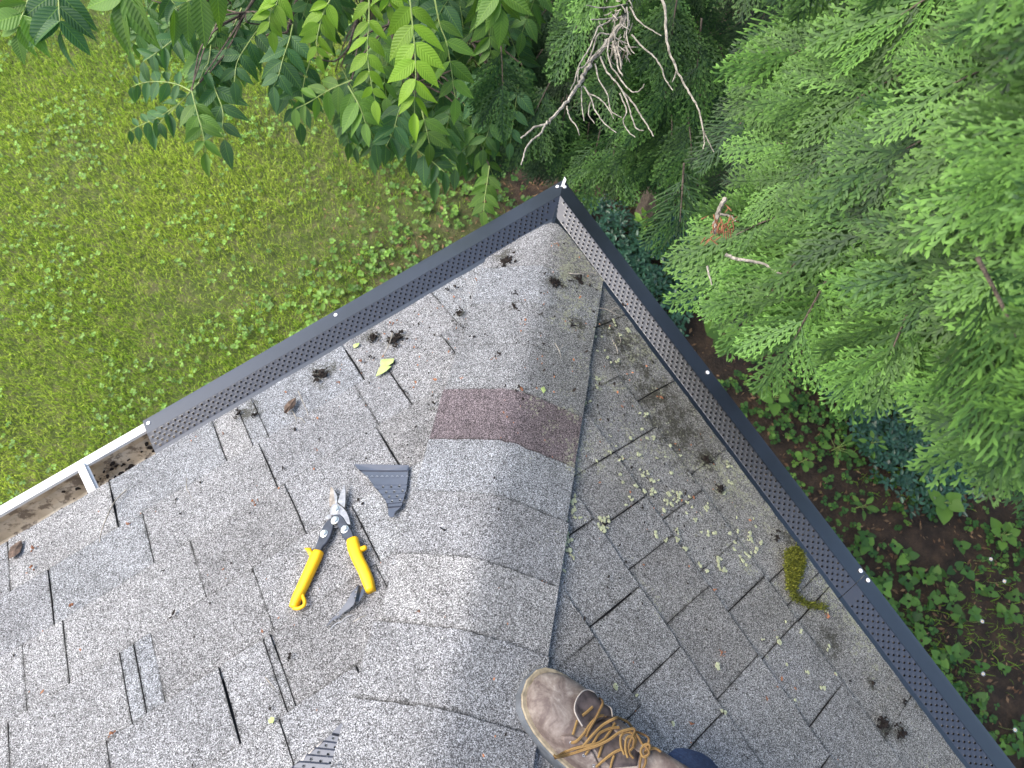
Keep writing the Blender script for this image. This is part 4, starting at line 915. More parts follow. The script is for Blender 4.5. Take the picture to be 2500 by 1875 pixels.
# the near cedar on the right
c1 = Cedar('big cedar whose bright near sprays fill the right side of the view', (2.0, .9, GZ), 5.2, .9)
def d1(x, y):   # distance along the view of the crown's outer surface
    return max(.50, 1.30 - .80 * min(1, max(0, (x - 1700) / 800)) + .12 * max(0, (y - 700) / 500))
tips = [(1625, 750, 1850, 640), (1760, 860, 1900, 690), (1865, 965, 1960, 790), (1945, 885, 2150, 770), (2100, 1045, 2175, 860), (2010, 990, 2150, 860), (2215, 1070, 2440, 950), (2230, 1130, 2450, 1020),
        (2310, 1190, 2480, 1070), (2390, 1230, 2500, 1100), (1745, 270, 1960, 190), (1740, 350, 1960, 350), (1770, 200, 1990, 110), (1985, 160, 2160, 60), (1915, 330, 2110, 230), (2105, 300, 2360, 190),
        (2225, 420, 2480, 310), (2350, 590, 2520, 440), (2225, 560, 2420, 470), (2060, 720, 2320, 640), (1985, 480, 2160, 390), (1955, 620, 2140, 560), (1850, 330, 2020, 230), (2310, 960, 2520, 880), (1930, 100, 2010, -30),
        (1700, 640, 1880, 520), (1640, 640, 1830, 560), (1780, 560, 1950, 430), (1800, 760, 1960, 640), (1870, 700, 2060, 590), (2020, 840, 2200, 730), (2200, 860, 2400, 760), (2260, 740, 2460, 650), (2440, 760, 2600, 650),
        (2440, 1010, 2600, 900), (2050, 60, 2200, -60), (2250, 120, 2420, 20), (2420, 160, 2600, 60), (2140, 600, 2330, 500), (1900, 450, 2080, 340), (2480, 340, 2650, 240), (2470, 1230, 2600, 1120)]
for x, y, bx_, by_ in tips:
    d = d1(x, y) * random.uniform(.96, 1.03); c1.spray(img(x, y, d + .02), img(bx_, by_, d - .03), 'b' if random.random() < .7 else 'm', random.uniform(.9, 1.1), 10)
poly1 = [(1640, 700), (1650, 420), (1740, 250), (1760, 60), (1730, -200), (1760, -700), (3300, -700), (3300, 1700), (2520, 1420), (2440, 1230), (2260, 1120), (2170, 950), (2080, 950), (1960, 860), (1880, 830), (1760, 780)]
def inpoly(x, y, P):
    c = False; j = len(P) - 1
    for i in range(len(P)):
        if (P[i][1] > y) != (P[j][1] > y) and x < (P[j][0] - P[i][0]) * (y - P[i][1]) / (P[j][1] - P[i][1]) + P[i][0]: c = not c
        j = i
    return c
cnt = 0
while cnt < 170:
    if cnt < 110: x = random.uniform(1640, 2560); y = random.uniform(-60, 1250)
    else: x = random.uniform(1800, 3300); y = random.uniform(-700, 1700)
    if not inpoly(x, y, poly1): continue
    inside_ = x < 2560 and -60 < y
    if x < 1960 and y < 140 and 1750 < x and random.random() < .6: continue     # dark gap at the top
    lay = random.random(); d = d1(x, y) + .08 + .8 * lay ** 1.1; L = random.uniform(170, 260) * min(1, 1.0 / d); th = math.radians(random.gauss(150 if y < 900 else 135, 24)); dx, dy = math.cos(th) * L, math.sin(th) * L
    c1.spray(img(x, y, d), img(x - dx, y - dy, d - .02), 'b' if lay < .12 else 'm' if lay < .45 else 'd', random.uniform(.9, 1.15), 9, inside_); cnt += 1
for i in range(190):     # the crown outside the picture, up to its top
    z = random.uniform(1.2, 5.0); th = random.uniform(0, 6.28); r_ = (1.05 * (1 - z / 5.6) + .1); c = c1.base + np.array([math.cos(th) * r_, math.sin(th) * r_, z]); out = np.array([math.cos(th), math.sin(th), -.3])
    rel = RC.T @ (c - CAM); 
    if rel[2] < -.05 and abs(FPX * rel[0] / -rel[2]) < 1500 and abs(FPX * rel[1] / rel[2]) < 1150: continue
    c1.spray(c + out * .18, c - out * .12, 'm', 1.5, 8, False)
for t_ in [(1900, 600, 1.15), (2100, 300, 1.0), (2200, 900, 1.1), (2400, 600, .85), (2300, 1100, 1.1), (2000, 100, 1.2), (2450, 250, .8), (1830, 420, 1.45)]: c1.limb(img(t_[0] + 60, t_[1] - 40, t_[2] + .12), random.uniform(2.2, 3.2))
c1.finish(292)
# two cedars standing back behind the corner
c2 = Cedar('darker cedar behind the roof corner, its sprays hanging towards the black guards', (.55, 1.65, GZ), 4.4, .7)
c3 = Cedar('shaded cedar between the broadleaf tree and the corner, mostly in gloom', (-.25, 2.15, GZ), 4.2, .7)
t2 = [(1250, 395, 1300, 290, 2.1), (1350, 440, 1370, 320, 2.15), (1480, 505, 1500, 370, 2.1), (1430, 505, 1450, 400, 2.15), (1560, 450, 1570, 330, 2.0), (1640, 470, 1640, 340, 1.95), (1340, 185, 1400, 80, 1.9), (1460, 320, 1500, 200, 1.95),
      (1390, 250, 1440, 150, 1.95), (1560, 240, 1600, 110, 1.85), (1700, 500, 1690, 390, 1.9), (1610, 380, 1620, 260, 1.9), (1690, 180, 1700, 60, 1.75), (1640, 110, 1660, 0, 1.7), (1500, 120, 1540, 10, 1.8), (1290, 410, 1330, 330, 2.2),
      (1345, 45, 1420, -30, 1.55), (1380, 60, 1450, -20, 1.55), (1620, 230, 1640, 90, 1.7), (1690, 300, 1700, 190, 1.75), (1420, 480, 1430, 380, 2.3), (1540, 520, 1550, 420, 2.2)]
for x, y, bx_, by_, d in t2: c2.spray(img(x, y, d + .03), img(bx_, by_, d - .03), 'b' if d < 1.6 else 'm', random.uniform(1.0, 1.2), 10)
poly2 = [(1230, 420), (1220, 250), (1290, 60), (1320, -300), (1900, -500), (1900, 200), (1760, 420), (1730, 560), (1660, 560), (1560, 470), (1500, 500), (1400, 470), (1330, 440)]
cnt = 0
while cnt < 95:
    x = random.uniform(1220, 1850); y = random.uniform(-400, 540)
    if not inpoly(x, y, poly2): continue
    lay = random.random(); d = 2.1 - .35 * (1 - y / 500) + .7 * lay; L = random.uniform(110, 170); th = math.radians(random.gauss(105, 25)); dx, dy = math.cos(th) * L, math.sin(th) * L
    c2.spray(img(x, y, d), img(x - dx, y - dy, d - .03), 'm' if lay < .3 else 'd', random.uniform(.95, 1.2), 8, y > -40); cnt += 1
t3 = [(1195, 210, 1250, 150, 2.35), (1215, 280, 1270, 200, 2.3), (1240, 165, 1290, 90, 2.35), (1300, 250, 1340, 160, 2.3), (1200, 120, 1250, 40, 2.5), (1230, 330, 1280, 260, 2.4), (1270, 230, 1310, 150, 2.4)]
for x, y, bx_, by_, d in t3: c3.spray(img(x, y, d + .03), img(bx_, by_, d - .03), 'd', 1.15, 9)
for i in range(90):
    x = random.uniform(1150, 1420); y = random.uniform(-350, 420) if i < 60 else random.uniform(330, 440); d = random.uniform(2.4, 3.1); L = 120; th = math.radians(random.gauss(120, 30)); dx, dy = math.cos(th) * L, math.sin(th) * L
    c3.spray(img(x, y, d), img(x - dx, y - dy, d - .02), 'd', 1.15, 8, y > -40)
c4 = Cedar('unseen cedar past the right edge, added to block sky from the guards', (3.9, .3, GZ), 6.0, .9)
c5 = Cedar('unseen tall cedar behind the others, added to block sky from the guards', (1.5, 2.9, GZ), 6.5, .9)
for c_ in (c4, c5):  # unseen trees carrying the row on, added to shade the right guard
    for i in range(130):
        z = random.uniform(.6, c_.h - .4); th = random.uniform(0, 6.28); r_ = 1.15 * (1 - z / (c_.h + .5)) + .1; c = c_.base + np.array([math.cos(th) * r_, math.sin(th) * r_, z]); out = np.array([math.cos(th), math.sin(th), -.3]); c_.spray(c + out * .25, c - out * .15, 'd', 2.2, 8, False)
    c_.finish(0)
for c_ in (c2, c3):
    for i in range(95):
        z = random.uniform(.9, 4.2); th = random.uniform(0, 6.28); r_ = (.75 * (1 - z / 4.6) + .1); c = c_.base + np.array([math.cos(th) * r_, math.sin(th) * r_, z]); out = np.array([math.cos(th), math.sin(th), -.3])
        if c[1] < c_.base[1] - .3 and z > 2.6: continue
        c_.spray(c + out * .16, c - out * .1, 'd', 1.5, 8, False)
    for k in range(5): th = random.uniform(3.4, 6.0); c_.limb(c_.base + np.array([math.cos(th) * .6, math.sin(th) * .6, random.uniform(1.6, 2.6)]), random.uniform(1.2, 2.4))
    c_.finish(280)

# ------------------------------------------------------------------ dead grey branch hanging from the cedar behind
def zd(a, b): return (1150 + a / 2.37, b / 2.37)
dead = empty('dead_branch', img(1545, 0, 1.5)); tag(dead, 'dead grey bare branch hanging over the cedars above the roof corner', 'dead branch')
dw = world_of(dead)
def twig(pts, r0, r1, d0, d1_, name='twig', knob=True, mat='deadtwig'):
    P = [img(*zd(a, b), d0 + (d1_ - d0) * i / (len(pts) - 1)) for i, (a, b) in enumerate(pts)]; P = spline(P, 5)
    P = [p + rng.normal(size=3) * r0 * .25 for p in P]; rr = np.linspace(r0, r1, len(P)) * (1 + (.28 * rng.random(len(P)) if knob else 0)); mb = MB(); tube(mb, P, list(rr), 6); build(name, mb, M[mat], dead)
twig([(935, -60), (900, 60), (850, 160), (770, 270), (700, 350), (650, 440), (600, 520), (540, 600), (480, 680), (430, 720)], .0062, .0022, 1.55, 1.45, 'main_stem')
twig([(430, 720), (370, 735), (320, 775), (287, 798)], .0022, .0013, 1.45, 1.44); twig([(430, 720), (400, 775), (345, 820), (312, 870), (300, 920), (290, 955)], .0022, .0012, 1.45, 1.46)
for pts, r0 in [([(840, 80), (790, 130), (735, 160), (690, 270), (640, 350), (610, 420), (600, 470), (575, 520)], .0016), ([(800, 200), (735, 200), (700, 300), (660, 380), (625, 400), (615, 470)], .0016), ([(800, 220), (790, 300), (810, 380), (860, 450), (905, 510), (950, 535), (990, 510), (1003, 485)], .0016),
               ([(750, 330), (790, 420), (860, 500), (905, 590), (930, 680), (960, 745), (998, 755)], .0017), ([(870, 520), (940, 600), (990, 680), (1030, 740), (1055, 790)], .0018), ([(860, 540), (900, 640), (880, 700), (910, 760), (950, 795)], .0015),
               ([(720, 370), (740, 460), (790, 550), (810, 640), (870, 680)], .0015), ([(650, 495), (690, 560), (720, 640), (770, 710), (840, 768)], .0016), ([(680, 540), (740, 570), (790, 620), (825, 690)], .0014), ([(690, 590), (680, 660), (715, 715)], .0014),
               ([(640, 500), (640, 600), (655, 700)], .0014), ([(555, 615), (570, 680), (610, 730), (628, 785)], .0015), ([(900, 40), (910, 130), (900, 200), (920, 280), (945, 310)], .0016), ([(930, 200), (990, 270), (1060, 330), (1105, 400), (1130, 470), (1168, 520)], .0017),
               ([(920, 40), (960, 110), (1020, 160), (1100, 205)], .0016), ([(870, 100), (780, 110), (690, 115)], .0015), ([(905, 20), (820, 40), (740, 45), (670, 30)], .0015), ([(800, 260), (740, 290), (690, 350), (640, 395)], .0014), ([(820, 240), (840, 320), (850, 390), (880, 440)], .0022), ([(835, 250), (860, 330), (870, 400)], .002)]:
    twig(pts, r0, r0 * .6, 1.5, 1.47)
mb = MB()
for k in range(70):    # the tuft of dead scale leaves still clinging
    a, b = random.gauss(850, 40), random.uniform(-30, 330); p = img(*zd(a, b), 1.5 + random.uniform(-.02, .03)); d = nrm(dn + rng.normal(size=3) * .7); tube(mb, [p, p + d * .012, p + d * .022 + rng.normal(size=3) * .003], [.0012, .0014, .0006], 4)
o = build('dead_foliage', mb, M['deadtwig'], dead); tag(o, kind='stuff')
dead2 = empty('dead_branch', img(1625, 0, 1.5)); tag(dead2, 'long thin dead twig forked at its tip, right of the bushy dead branch', 'dead branch'); dead = dead2
twig([(1090, -50), (1125, 60), (1130, 200), (1145, 290), (1190, 400), (1250, 520), (1310, 620), (1345, 760)], .0028, .0014, 1.5, 1.48, 'main_stem'); twig([(1345, 760), (1375, 820), (1405, 880)], .0013, .0008, 1.48, 1.48); twig([(1345, 760), (1350, 820), (1343, 862)], .0013, .0008, 1.48, 1.48); twig([(1190, 400), (1180, 440), (1165, 475)], .0015, .001, 1.5, 1.49)
def zk(a, b): return (1600 + a / 2.37, 600 + b / 2.37)
dead = empty('dead_branch', img(1770, 480, 1.15)); tag(dead, 'short grey dead twig with rusty scales at the near cedar edge', 'dead branch'); 
zd = lambda a, b: (1150 + a / 2.37, b / 2.37)
twig([(1470, 1145), (1430, 1220), (1415, 1290), (1405, 1350)], .0035, .003, 1.18, 1.17, 'main_stem'); twig([(1440, 1240), (1500, 1250), (1530, 1280)], .002, .001, 1.17, 1.17)
twig([(1470, 1470), (1540, 1500), (1620, 1512), (1700, 1530), (1800, 1590)], .0026, .0016, 1.17, 1.15, 'side_stem'); twig([(1365, 1540), (1380, 1600), (1395, 1650)], .0015, .001, 1.17, 1.17)
mb = MB()
for k in range(46):
    a, b = random.gauss(1450, 45), random.gauss(1300, 45); p = img(*zd(a, b), 1.16 + random.uniform(-.01, .03)); d = nrm(dn + rng.normal(size=3) * .8); tube(mb, [p, p + d * .008, p + d * .016], [.0010, .0012, .0004], 4)
o = build('rusty_scales', mb, M['rust'], dead); tag(o, kind='stuff')

# ------------------------------------------------------------------ lawn, weeds and litter on the ground
def blades(n, xr, yr, hmin, hmax, wdt, keep, tone, name, label, mat, lean=.9, seed=1):
    r = np.random.default_rng(seed); x = r.uniform(*xr, n); y = r.uniform(*yr, n); k = keep(x, y, r); x = x[k]; y = y[k]; n = len(x); z = gz(x, y) - .004
    h = r.uniform(hmin, hmax, n); th = r.uniform(0, 2 * np.pi, n); ln = r.uniform(.25, 1.0, n) * lean; d = np.stack([np.cos(th), np.sin(th)], 1); pr = np.stack([-d[:, 1], d[:, 0]], 1); w_ = r.uniform(.6, 1.2, n) * wdt
    B = np.stack([x, y, z], 1); V = np.zeros((n, 5, 3))
    V[:, 0] = B; V[:, 0, :2] += pr * w_[:, None]; V[:, 1] = B; V[:, 1, :2] -= pr * w_[:, None]
    mid_ = B.copy(); mid_[:, :2] += d * (h * ln * .4)[:, None]; mid_[:, 2] += h * .65; tip_ = B.copy(); tip_[:, :2] += d * (h * ln)[:, None]; tip_[:, 2] += h * (1.05 - ln * .45)
    V[:, 2] = mid_; V[:, 2, :2] -= pr * w_[:, None] * .8; V[:, 3] = mid_; V[:, 3, :2] += pr * w_[:, None] * .8; V[:, 4] = tip_
    b = np.arange(n)[:, None] * 5; F = np.concatenate([b + [0, 1, 2], b + [0, 2, 3], b + [3, 2, 4]], 1).reshape(-1, 3)
    rn = r.random(n); tn = tone(x, y, r, n); C = np.zeros((n, 5, 4)); C[..., 3] = 1; C[..., 0] = np.clip(tn[:, None] + np.array([-.15, -.15, .05, .05, .2]), 0, 1); C[..., 1] = rn[:, None]
    me = mkmesh(name, V.reshape(-1, 3), F, mat, C.reshape(-1, 4)); o = link(name, me); tag(o, label, name.replace('_', ' '), kind='stuff'); return o
def fn(x, y, s, ph=0): return .5 + .25 * np.sin(x * s + 1.3 * np.sin(y * s * .7 + ph)) + .25 * np.sin(y * s * 1.3 + 2 * np.sin(x * s * .6 + ph))
def lawnmask(x, y): return 1 / (1 + np.exp((x * 1.4 + 1.9 + (fn(x, y, 2.2) - .5) * 1.4) * 3.0))       # 1 on the lawn
def footprint(x, y): return (y < -np.abs(x) - .45)
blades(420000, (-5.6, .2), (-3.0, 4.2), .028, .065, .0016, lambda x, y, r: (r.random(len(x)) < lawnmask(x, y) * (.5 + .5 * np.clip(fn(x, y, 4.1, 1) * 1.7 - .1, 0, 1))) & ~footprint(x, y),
       lambda x, y, r, n: np.clip(.12 + .55 * fn(x, y, 1.9, 2) + r.normal(0, .22, n) + .10 * (-x - 2.2), 0, 1), 'grass', 'short yellow green lawn grass left of the roof', M['grass'])  # yellower to the far left: sunny glow put into the blade tint
blades(26000, (-1.5, 3.6), (-1.6, 2.6), .03, .08, .0017, lambda x, y, r: (r.random(len(x)) < np.clip(fn(x, y, 3.3, 5) * 2.2 - 1.1, 0, 1) * (1 - lawnmask(x, y))) & ~footprint(x, y), lambda x, y, r, n: np.clip(r.normal(.05, .1, n), 0, 1), 'shade_grass', 'thin dark grass tufts in the shaded bed', M['grass'], 1.1, 5)
# broad leaves: round, heart-shaped or elliptic
def blob(kind, n=8):
    if kind == 'round': o = [(.5 * math.sin(a), .5 - .5 * math.cos(a)) for a in np.linspace(0, 2 * math.pi, n + 1)[:-1]]
    elif kind == 'heart': o = [(0, .08), (-.22, -.06), (-.46, .10), (-.46, .38), (-.26, .72), (0, 1), (.26, .72), (.46, .38), (.46, .10), (.22, -.06)]
    else: o = [(0, 0), (-.16, .18), (-.24, .45), (-.17, .75), (0, 1), (.17, .75), (.24, .45), (.16, .18)]
    c = (0, .42); v = [(c[0], c[1], -.03)] + [(x, y, .08 * abs(x) * 2 - .12 * (y - .4) ** 2) for x, y in o]; m = len(o)
    return np.array(v), np.array([(0, 1 + i, 1 + (i + 1) % m) for i in range(m)])
BL = {k: blob(k) for k in ('round', 'heart', 'oval')}
def cover(name, label, n, xr, yr, keep, kind, smin, smax, per, hgt, mat, tone, seed):
    r = np.random.default_rng(seed); S = Soup(); v, f = BL[kind]; c = 0
    while c < n:
        x, y = r.uniform(*xr), r.uniform(*yr)
        if y < -abs(x) - .40 or not keep(x, y, r): 
            if r.random() < .0005: c += 1
            continue
        c += 1; a0 = r.uniform(0, 6.28); t = tone(x, y, r); z = float(gz(x, y)) + r.uniform(*hgt); rn = r.random(); m = r.integers(per[0], per[1] + 1)
        for i in range(m):
            a = a0 + i * 6.28 / m + r.normal(0, .2); d = np.array([math.cos(a), math.sin(a), r.uniform(-.1, .35)]); sz = r.uniform(smin, smax); up = nrm(zz + r.normal(size=3) * .25)
            S.put(v, f, frameM(d, up), np.array([x, y, z]) + d * sz * .15, sz, np.array([min(1, max(0, t + r.normal(0, .1))), (rn + r.normal(0, .12)) % 1, 0, 1]))
    o = S.build(name, mat); tag(o, label, name.replace('_', ' '), kind='stuff'); return o
cover('clover', 'pale green clover and small weeds scattered through the lawn', 3600, (-5.4, -.3), (-2.8, 4.0), lambda x, y, r: r.random() < lawnmask(x, y) * max(0, fn(x, y, 5.3, 3) * 1.7 - .45), 'round', .008, .019, (3, 4), (.035, .065), M['weed'], lambda x, y, r: .75 if r.random() < .65 else .35, 11)
cover('ground_ivy', 'round leaved creeping ground cover on the shaded soil', 6500, (-1.9, 3.6), (-1.7, 3.2), lambda x, y, r: r.random() < (1 - lawnmask(x, y)) * max(0, fn(x, y, 3.7, 1) * 1.8 - .55), 'round', .011, .028, (3, 5), (.015, .05), M['weed'], lambda x, y, r: .05 + .30 * (r.random() < .25) + (.3 if x < -.6 else 0), 12)
cover('violet_leaves', 'heart shaped violet leaves crowding the bed along the right gutter', 400, (1.4, 3.8), (-1.8, .3), lambda x, y, r: r.random() < max(0, fn(x, y, 3.0, 4) * 1.8 - .4) * min(1, max(0, (-.05 - y) * 2.2)), 'heart', .028, .06, (2, 4), (.04, .10), M['weed'], lambda x, y, r: .12 + .18 * r.random(), 13)
vin = [onG(1480, 620), onG(1560, 660), onG(1440, 590), onG(1560, 760), onG(1500, 700), onG(2160, 1010), onG(2200, 1080), onG(2130, 940), onG(2260, 1130), onG(1640, 640)]
cover('vinca', 'dark glossy vinca ground cover beyond the right gutter', 1500, (-.4, 2.9), (-.2, 2.0), lambda x, y, r: min(math.hypot(x - p[0], y - p[1]) for p in vin) < .30 * (.7 + .5 * r.random()), 'oval', .028, .044, (4, 6), (.05, .12), M['vinca'], lambda x, y, r: .3 + .5 * r.random(), 14)
S = Soup(); r = np.random.default_rng(15); v = np.array([(0, 0, 0), (.1, .5, .04), (0, 1, 0), (-.1, .5, .04)], float); f = np.array([(0, 1, 2), (0, 2, 3)])
for i in range(9500):
    x, y = r.uniform(-1.6, 3.6), r.uniform(-1.8, 3.2)
    if y < -abs(x) - .40 or r.random() < lawnmask(x, y): continue
    a = r.uniform(0, 6.28); S.put(v * np.array([r.uniform(.6, 2.6), 1, 1]), f, frameM([math.cos(a), math.sin(a), r.normal(0, .15)], nrm(zz + r.normal(size=3) * .3)), np.array([x, y, float(gz(x, y)) + r.uniform(.002, .012)]), r.uniform(.012, .045), np.array([r.random() ** 1.5, r.random(), 0, 1]))
tag(S.build('leaf_litter', M['litter']), 'brown cedar litter and dead leaves on the bare soil', 'leaf litter', kind='stuff')

# plants one can pick out in the bed
def plant(name, label, px, py, h, leaves, size, kind, tone, spread, mat='weed', group=None, cat='plant'):
    b = onG(px, py); b[2] = float(gz(b[0], b[1])); root = empty(name, b); tag(root, label, cat, group); mb = MB(); v, f = BL[kind]
    me = mkmesh('leaf', v, f, M[mat], np.tile([tone, 0, 0, 1], (len(v), 1)), True); st = []
    for i in range(leaves):
        a = i * 2.4 + random.uniform(-.3, .3); q = (i + .6) / leaves; rr_ = spread * (1 - q * .75); z = h * (.45 + .55 * q); d = np.array([math.cos(a), math.sin(a), .05 + .4 * q - .15]); p = zz * z + d * rr_ * .35
        tube(mb, [b + zz * z * .5, b + zz * z * .8 + d * rr_ * .1, b + p], [.0022, .0018, .0012], 4); sz = size * random.uniform(.8, 1.15) * (1 - .35 * q)
        o = bpy.data.objects.new('leaf', me); col.objects.link(o); o.parent = root; R_ = frameM(d, nrm(zz + rng.normal(size=3) * .2)); o.matrix_local = Matrix.LocRotScale(Vector(p), Matrix(R_.tolist()).to_quaternion(), Vector((sz, sz, sz)))
    tube(mb, [b - zz * .01, b + zz * h * .5, b + zz * h * .95], [.003, .0025, .0018], 5); build('stem', mb, M['stem'], root); return root
plant('weed_plant', 'light green leafy weed standing in the dark vinca beside the right guard', 1560, 575, .22, 8, .085, 'oval', .75, .09)
plant('weed_plant', 'large pale leaved weed half under the near cedar beside the guard screw', 1735, 850, .25, 5, .15, 'heart', .45, .12)
plant('weed_plant', 'broad leaved seedling under the cedar tips left of the brown soil', 1720, 800, .30, 5, .10, 'heart', .6, .08)
plant('weed_plant', 'lobed leaf weed on brown soil below the hanging cedar sprays', 1870, 985, .18, 7, .11, 'heart', .4, .13)
plant('weed_plant', 'spreading bramble like weed in the middle of the brown litter', 2030, 1100, .15, 10, .075, 'oval', .35, .20)
plant('weed_plant', 'three leaved weed near the vinca edge on litter', 2110, 1090, .15, 9, .07, 'oval', .35, .15)
plant('weed_plant', 'small leafy weed right of the middle of the long guard', 1950, 1130, .12, 8, .05, 'round', .4, .09)
plant('weed_plant', 'pointed leaf weed in dark bed below lowest cedar tip', 2270, 1235, .2, 6, .11, 'heart', .45, .10)
plant('weed_plant', 'low rosette weed left of the pointed leaf weed', 2090, 1240, .12, 6, .08, 'oval', .4, .09)
plant('weed_plant', 'bushy weed at the lower right among violet leaves', 2420, 1310, .16, 9, .07, 'heart', .3, .13)
plant('weed_plant', 'leafy shoots against the left guard beyond its middle screw', 800, 745, .2, 9, .06, 'oval', .7, .10)
plant('weed_plant', 'dark leaved shrub shoot just beyond the roof corner', 1420, 420, .5, 12, .10, 'heart', .05, .16)
plant('weed_plant', 'young maple like seedling below the walnut leaves', 885, 395, .35, 6, .11, 'heart', .3, .10)
for i, (px, py, lb) in enumerate([(2419, 1365, 'white daisy nearest the paired guard screws'), (2452, 1419, 'white daisy just below the topmost one'), (2398, 1517, 'white daisy beside the bare twig in the bed'), (2400, 1645, 'withered daisy in dark violet leaves'), (2478, 1782, 'white daisy at the lower right picture edge')]):
    b = onG(px, py, .16); root = empty('daisy', b - zz * .16); tag(root, lb, 'flower', 'daisies in the bed'); mb = MB(); tube(mb, [b - zz * .16, b - zz * .08 + eR * .01, b], .0012, 5); build('stem', mb, M['stem'], root)
    mb = MB()
    for k in range(12):
        a = k * math.pi / 6; d = np.array([math.cos(a), math.sin(a), .1]); s_ = np.array([-d[1], d[0], 0]); mb.add([b, b + d * .006 + s_ * .0018, b + d * .013, b + d * .006 - s_ * .0018], [(0, 1, 2, 3)])
    build('petals', mb, M['screw'], root); mb = MB(); disc(mb, b + zz * .0005, zz, .004, .002, 10); build('flower_centre', mb, M['yellow'], root)

# ------------------------------------------------------------------ litter lying on the roof
def fleck(c, n, e1, size, mat, name, label, group, cat, k=9, flat=.35, chips=None, parent=None, thick=.004):
    """an irregular heap of crumbs: several jagged flat bits joined"""
    mb = MB(); e2 = np.cross(n, e1)
    for q in range(k):
        a = random.uniform(0, 6.28); rr_ = size * abs(random.gauss(0, .42 if q % 2 else .7)); p = c + (e1 * math.cos(a) + e2 * math.sin(a)) * rr_ + n * random.uniform(0, thick); s_ = min(size * random.uniform(.10, .38), .006); th = random.uniform(0, 6.28); m = random.randint(5, 8); d1_ = e1 * math.cos(th) + e2 * math.sin(th); d2_ = np.cross(n, d1_); t_ = nrm(n + rng.normal(size=3) * .3)
        poly = [p + (d1_ * math.cos(j * 6.283 / m) + d2_ * math.sin(j * 6.283 / m) * random.uniform(.25, .7)) * s_ * random.uniform(.55, 1.2) + n * random.uniform(-.001, .002) for j in range(m)]; prism(mb, poly, t_, random.uniform(.0012, .003))
    o = build(name, mb, M[mat], parent)
    if parent is None: tag(o, label, cat, group)
    return o
GD = 'clumps of black rotten litter on the shingles'
clumps = [('L', 1239, 640, .026, 26, 'black litter clump highest on the hip, left of the crease'), ('R', 1352, 691, .020, 24, 'black litter clump left of the pair by the green stain near the corner'), ('R', 1412, 691, .022, 24, 'black litter clump nearest the right guard below the corner'),
 ('L', 1258, 718, .009, 8, 'small black crumb directly below the highest litter clump'), ('L', 1256, 752, .015, 12, 'dark straggly clump at mid hip, above the plum cap'), ('L', 1121, 765, .013, 14, 'brown tufted clump by the left guard, above the four dark slivers'), ('L', 1150, 727, .006, 5, 'tiny black crumb right of the brown tufted clump'),
 ('L', 1096, 708, .007, 6, 'black flake nearest the left guard edge below the corner'), ('L', 1136, 801, .009, 4, 'long black sliver pointing up, leftmost of the slivers'), ('L', 1159, 824, .009, 4, 'black sliver second from left above the plum cap'), ('L', 1186, 818, .007, 4, 'black sliver third from left above the plum cap'), ('L', 1218, 866, .010, 9, 'round black crumb just above the plum cap'),
 ('L', 911, 823, .017, 22, 'brown black heap against the left guard, left of the pale stick'), ('L', 965, 830, .022, 34, 'black litter heap with the pale stick lying across it'), ('L', 904, 873, .009, 7, 'small black crumb above the pale green fallen leaf'), ('L', 786, 915, .024, 26, 'flattened sooty litter patch below the left guard'),
 ('L', 582, 1012, .013, 14, 'black crumbs in the shingle slit close to the guard end'), ('L', 622, 1015, .010, 9, 'black crumbs right of the slit close to the guard end'), ('R', 1758, 1192, .016, 16, 'black mossy clump alone on the middle of the right slope'), ('R', 1722, 1122, .015, 16, 'black dirt wedge in the shingle joint against the right guard'),
 ('R', 1895, 1312, .013, 12, 'dark clump between lichen spots above the yellow moss'), ('R', 2128, 1668, .009, 8, 'dark crumbs above the lowest pair of black clumps'), ('R', 2158, 1768, .022, 22, 'big black clump low on the right slope'), ('R', 2198, 1790, .013, 12, 'black clump right of the big one low on the right slope'), ('R', 2205, 1712, .008, 8, 'black crumbs in a joint at the guard edge low right'),
 ('R', 1395, 797, .012, 12, 'brown moss tuft on the cap edge near the forked twig'), ('L', 1060, 985, .008, 5, 'black flake left of the plum cap'), ('L', 397, 1397, .008, 3, 'single square black flake on the left slope'), ('L', 441, 1256, .006, 4, 'small dark crumb above the square flake'), ('L', 1085, 1296, .010, 3, 'lone black flake on the hip above the boot'), ('L', 710, 1606, .007, 6, 'brown crumb right of the double slit')]
for sd, px, py, sz, k, lb in clumps:
    n = nL if sd == 'L' else nR; c = onplane(px, py, n, .0105 if px < 1000 or px > 1500 else .0150); fleck(c, n, eL if sd == 'L' else eR, sz, 'compost', 'litter_clump', lb, GD, 'litter clump', int(k * 1.5), chips=None)
GB = 'rust brown cedar scraps on the shingles'
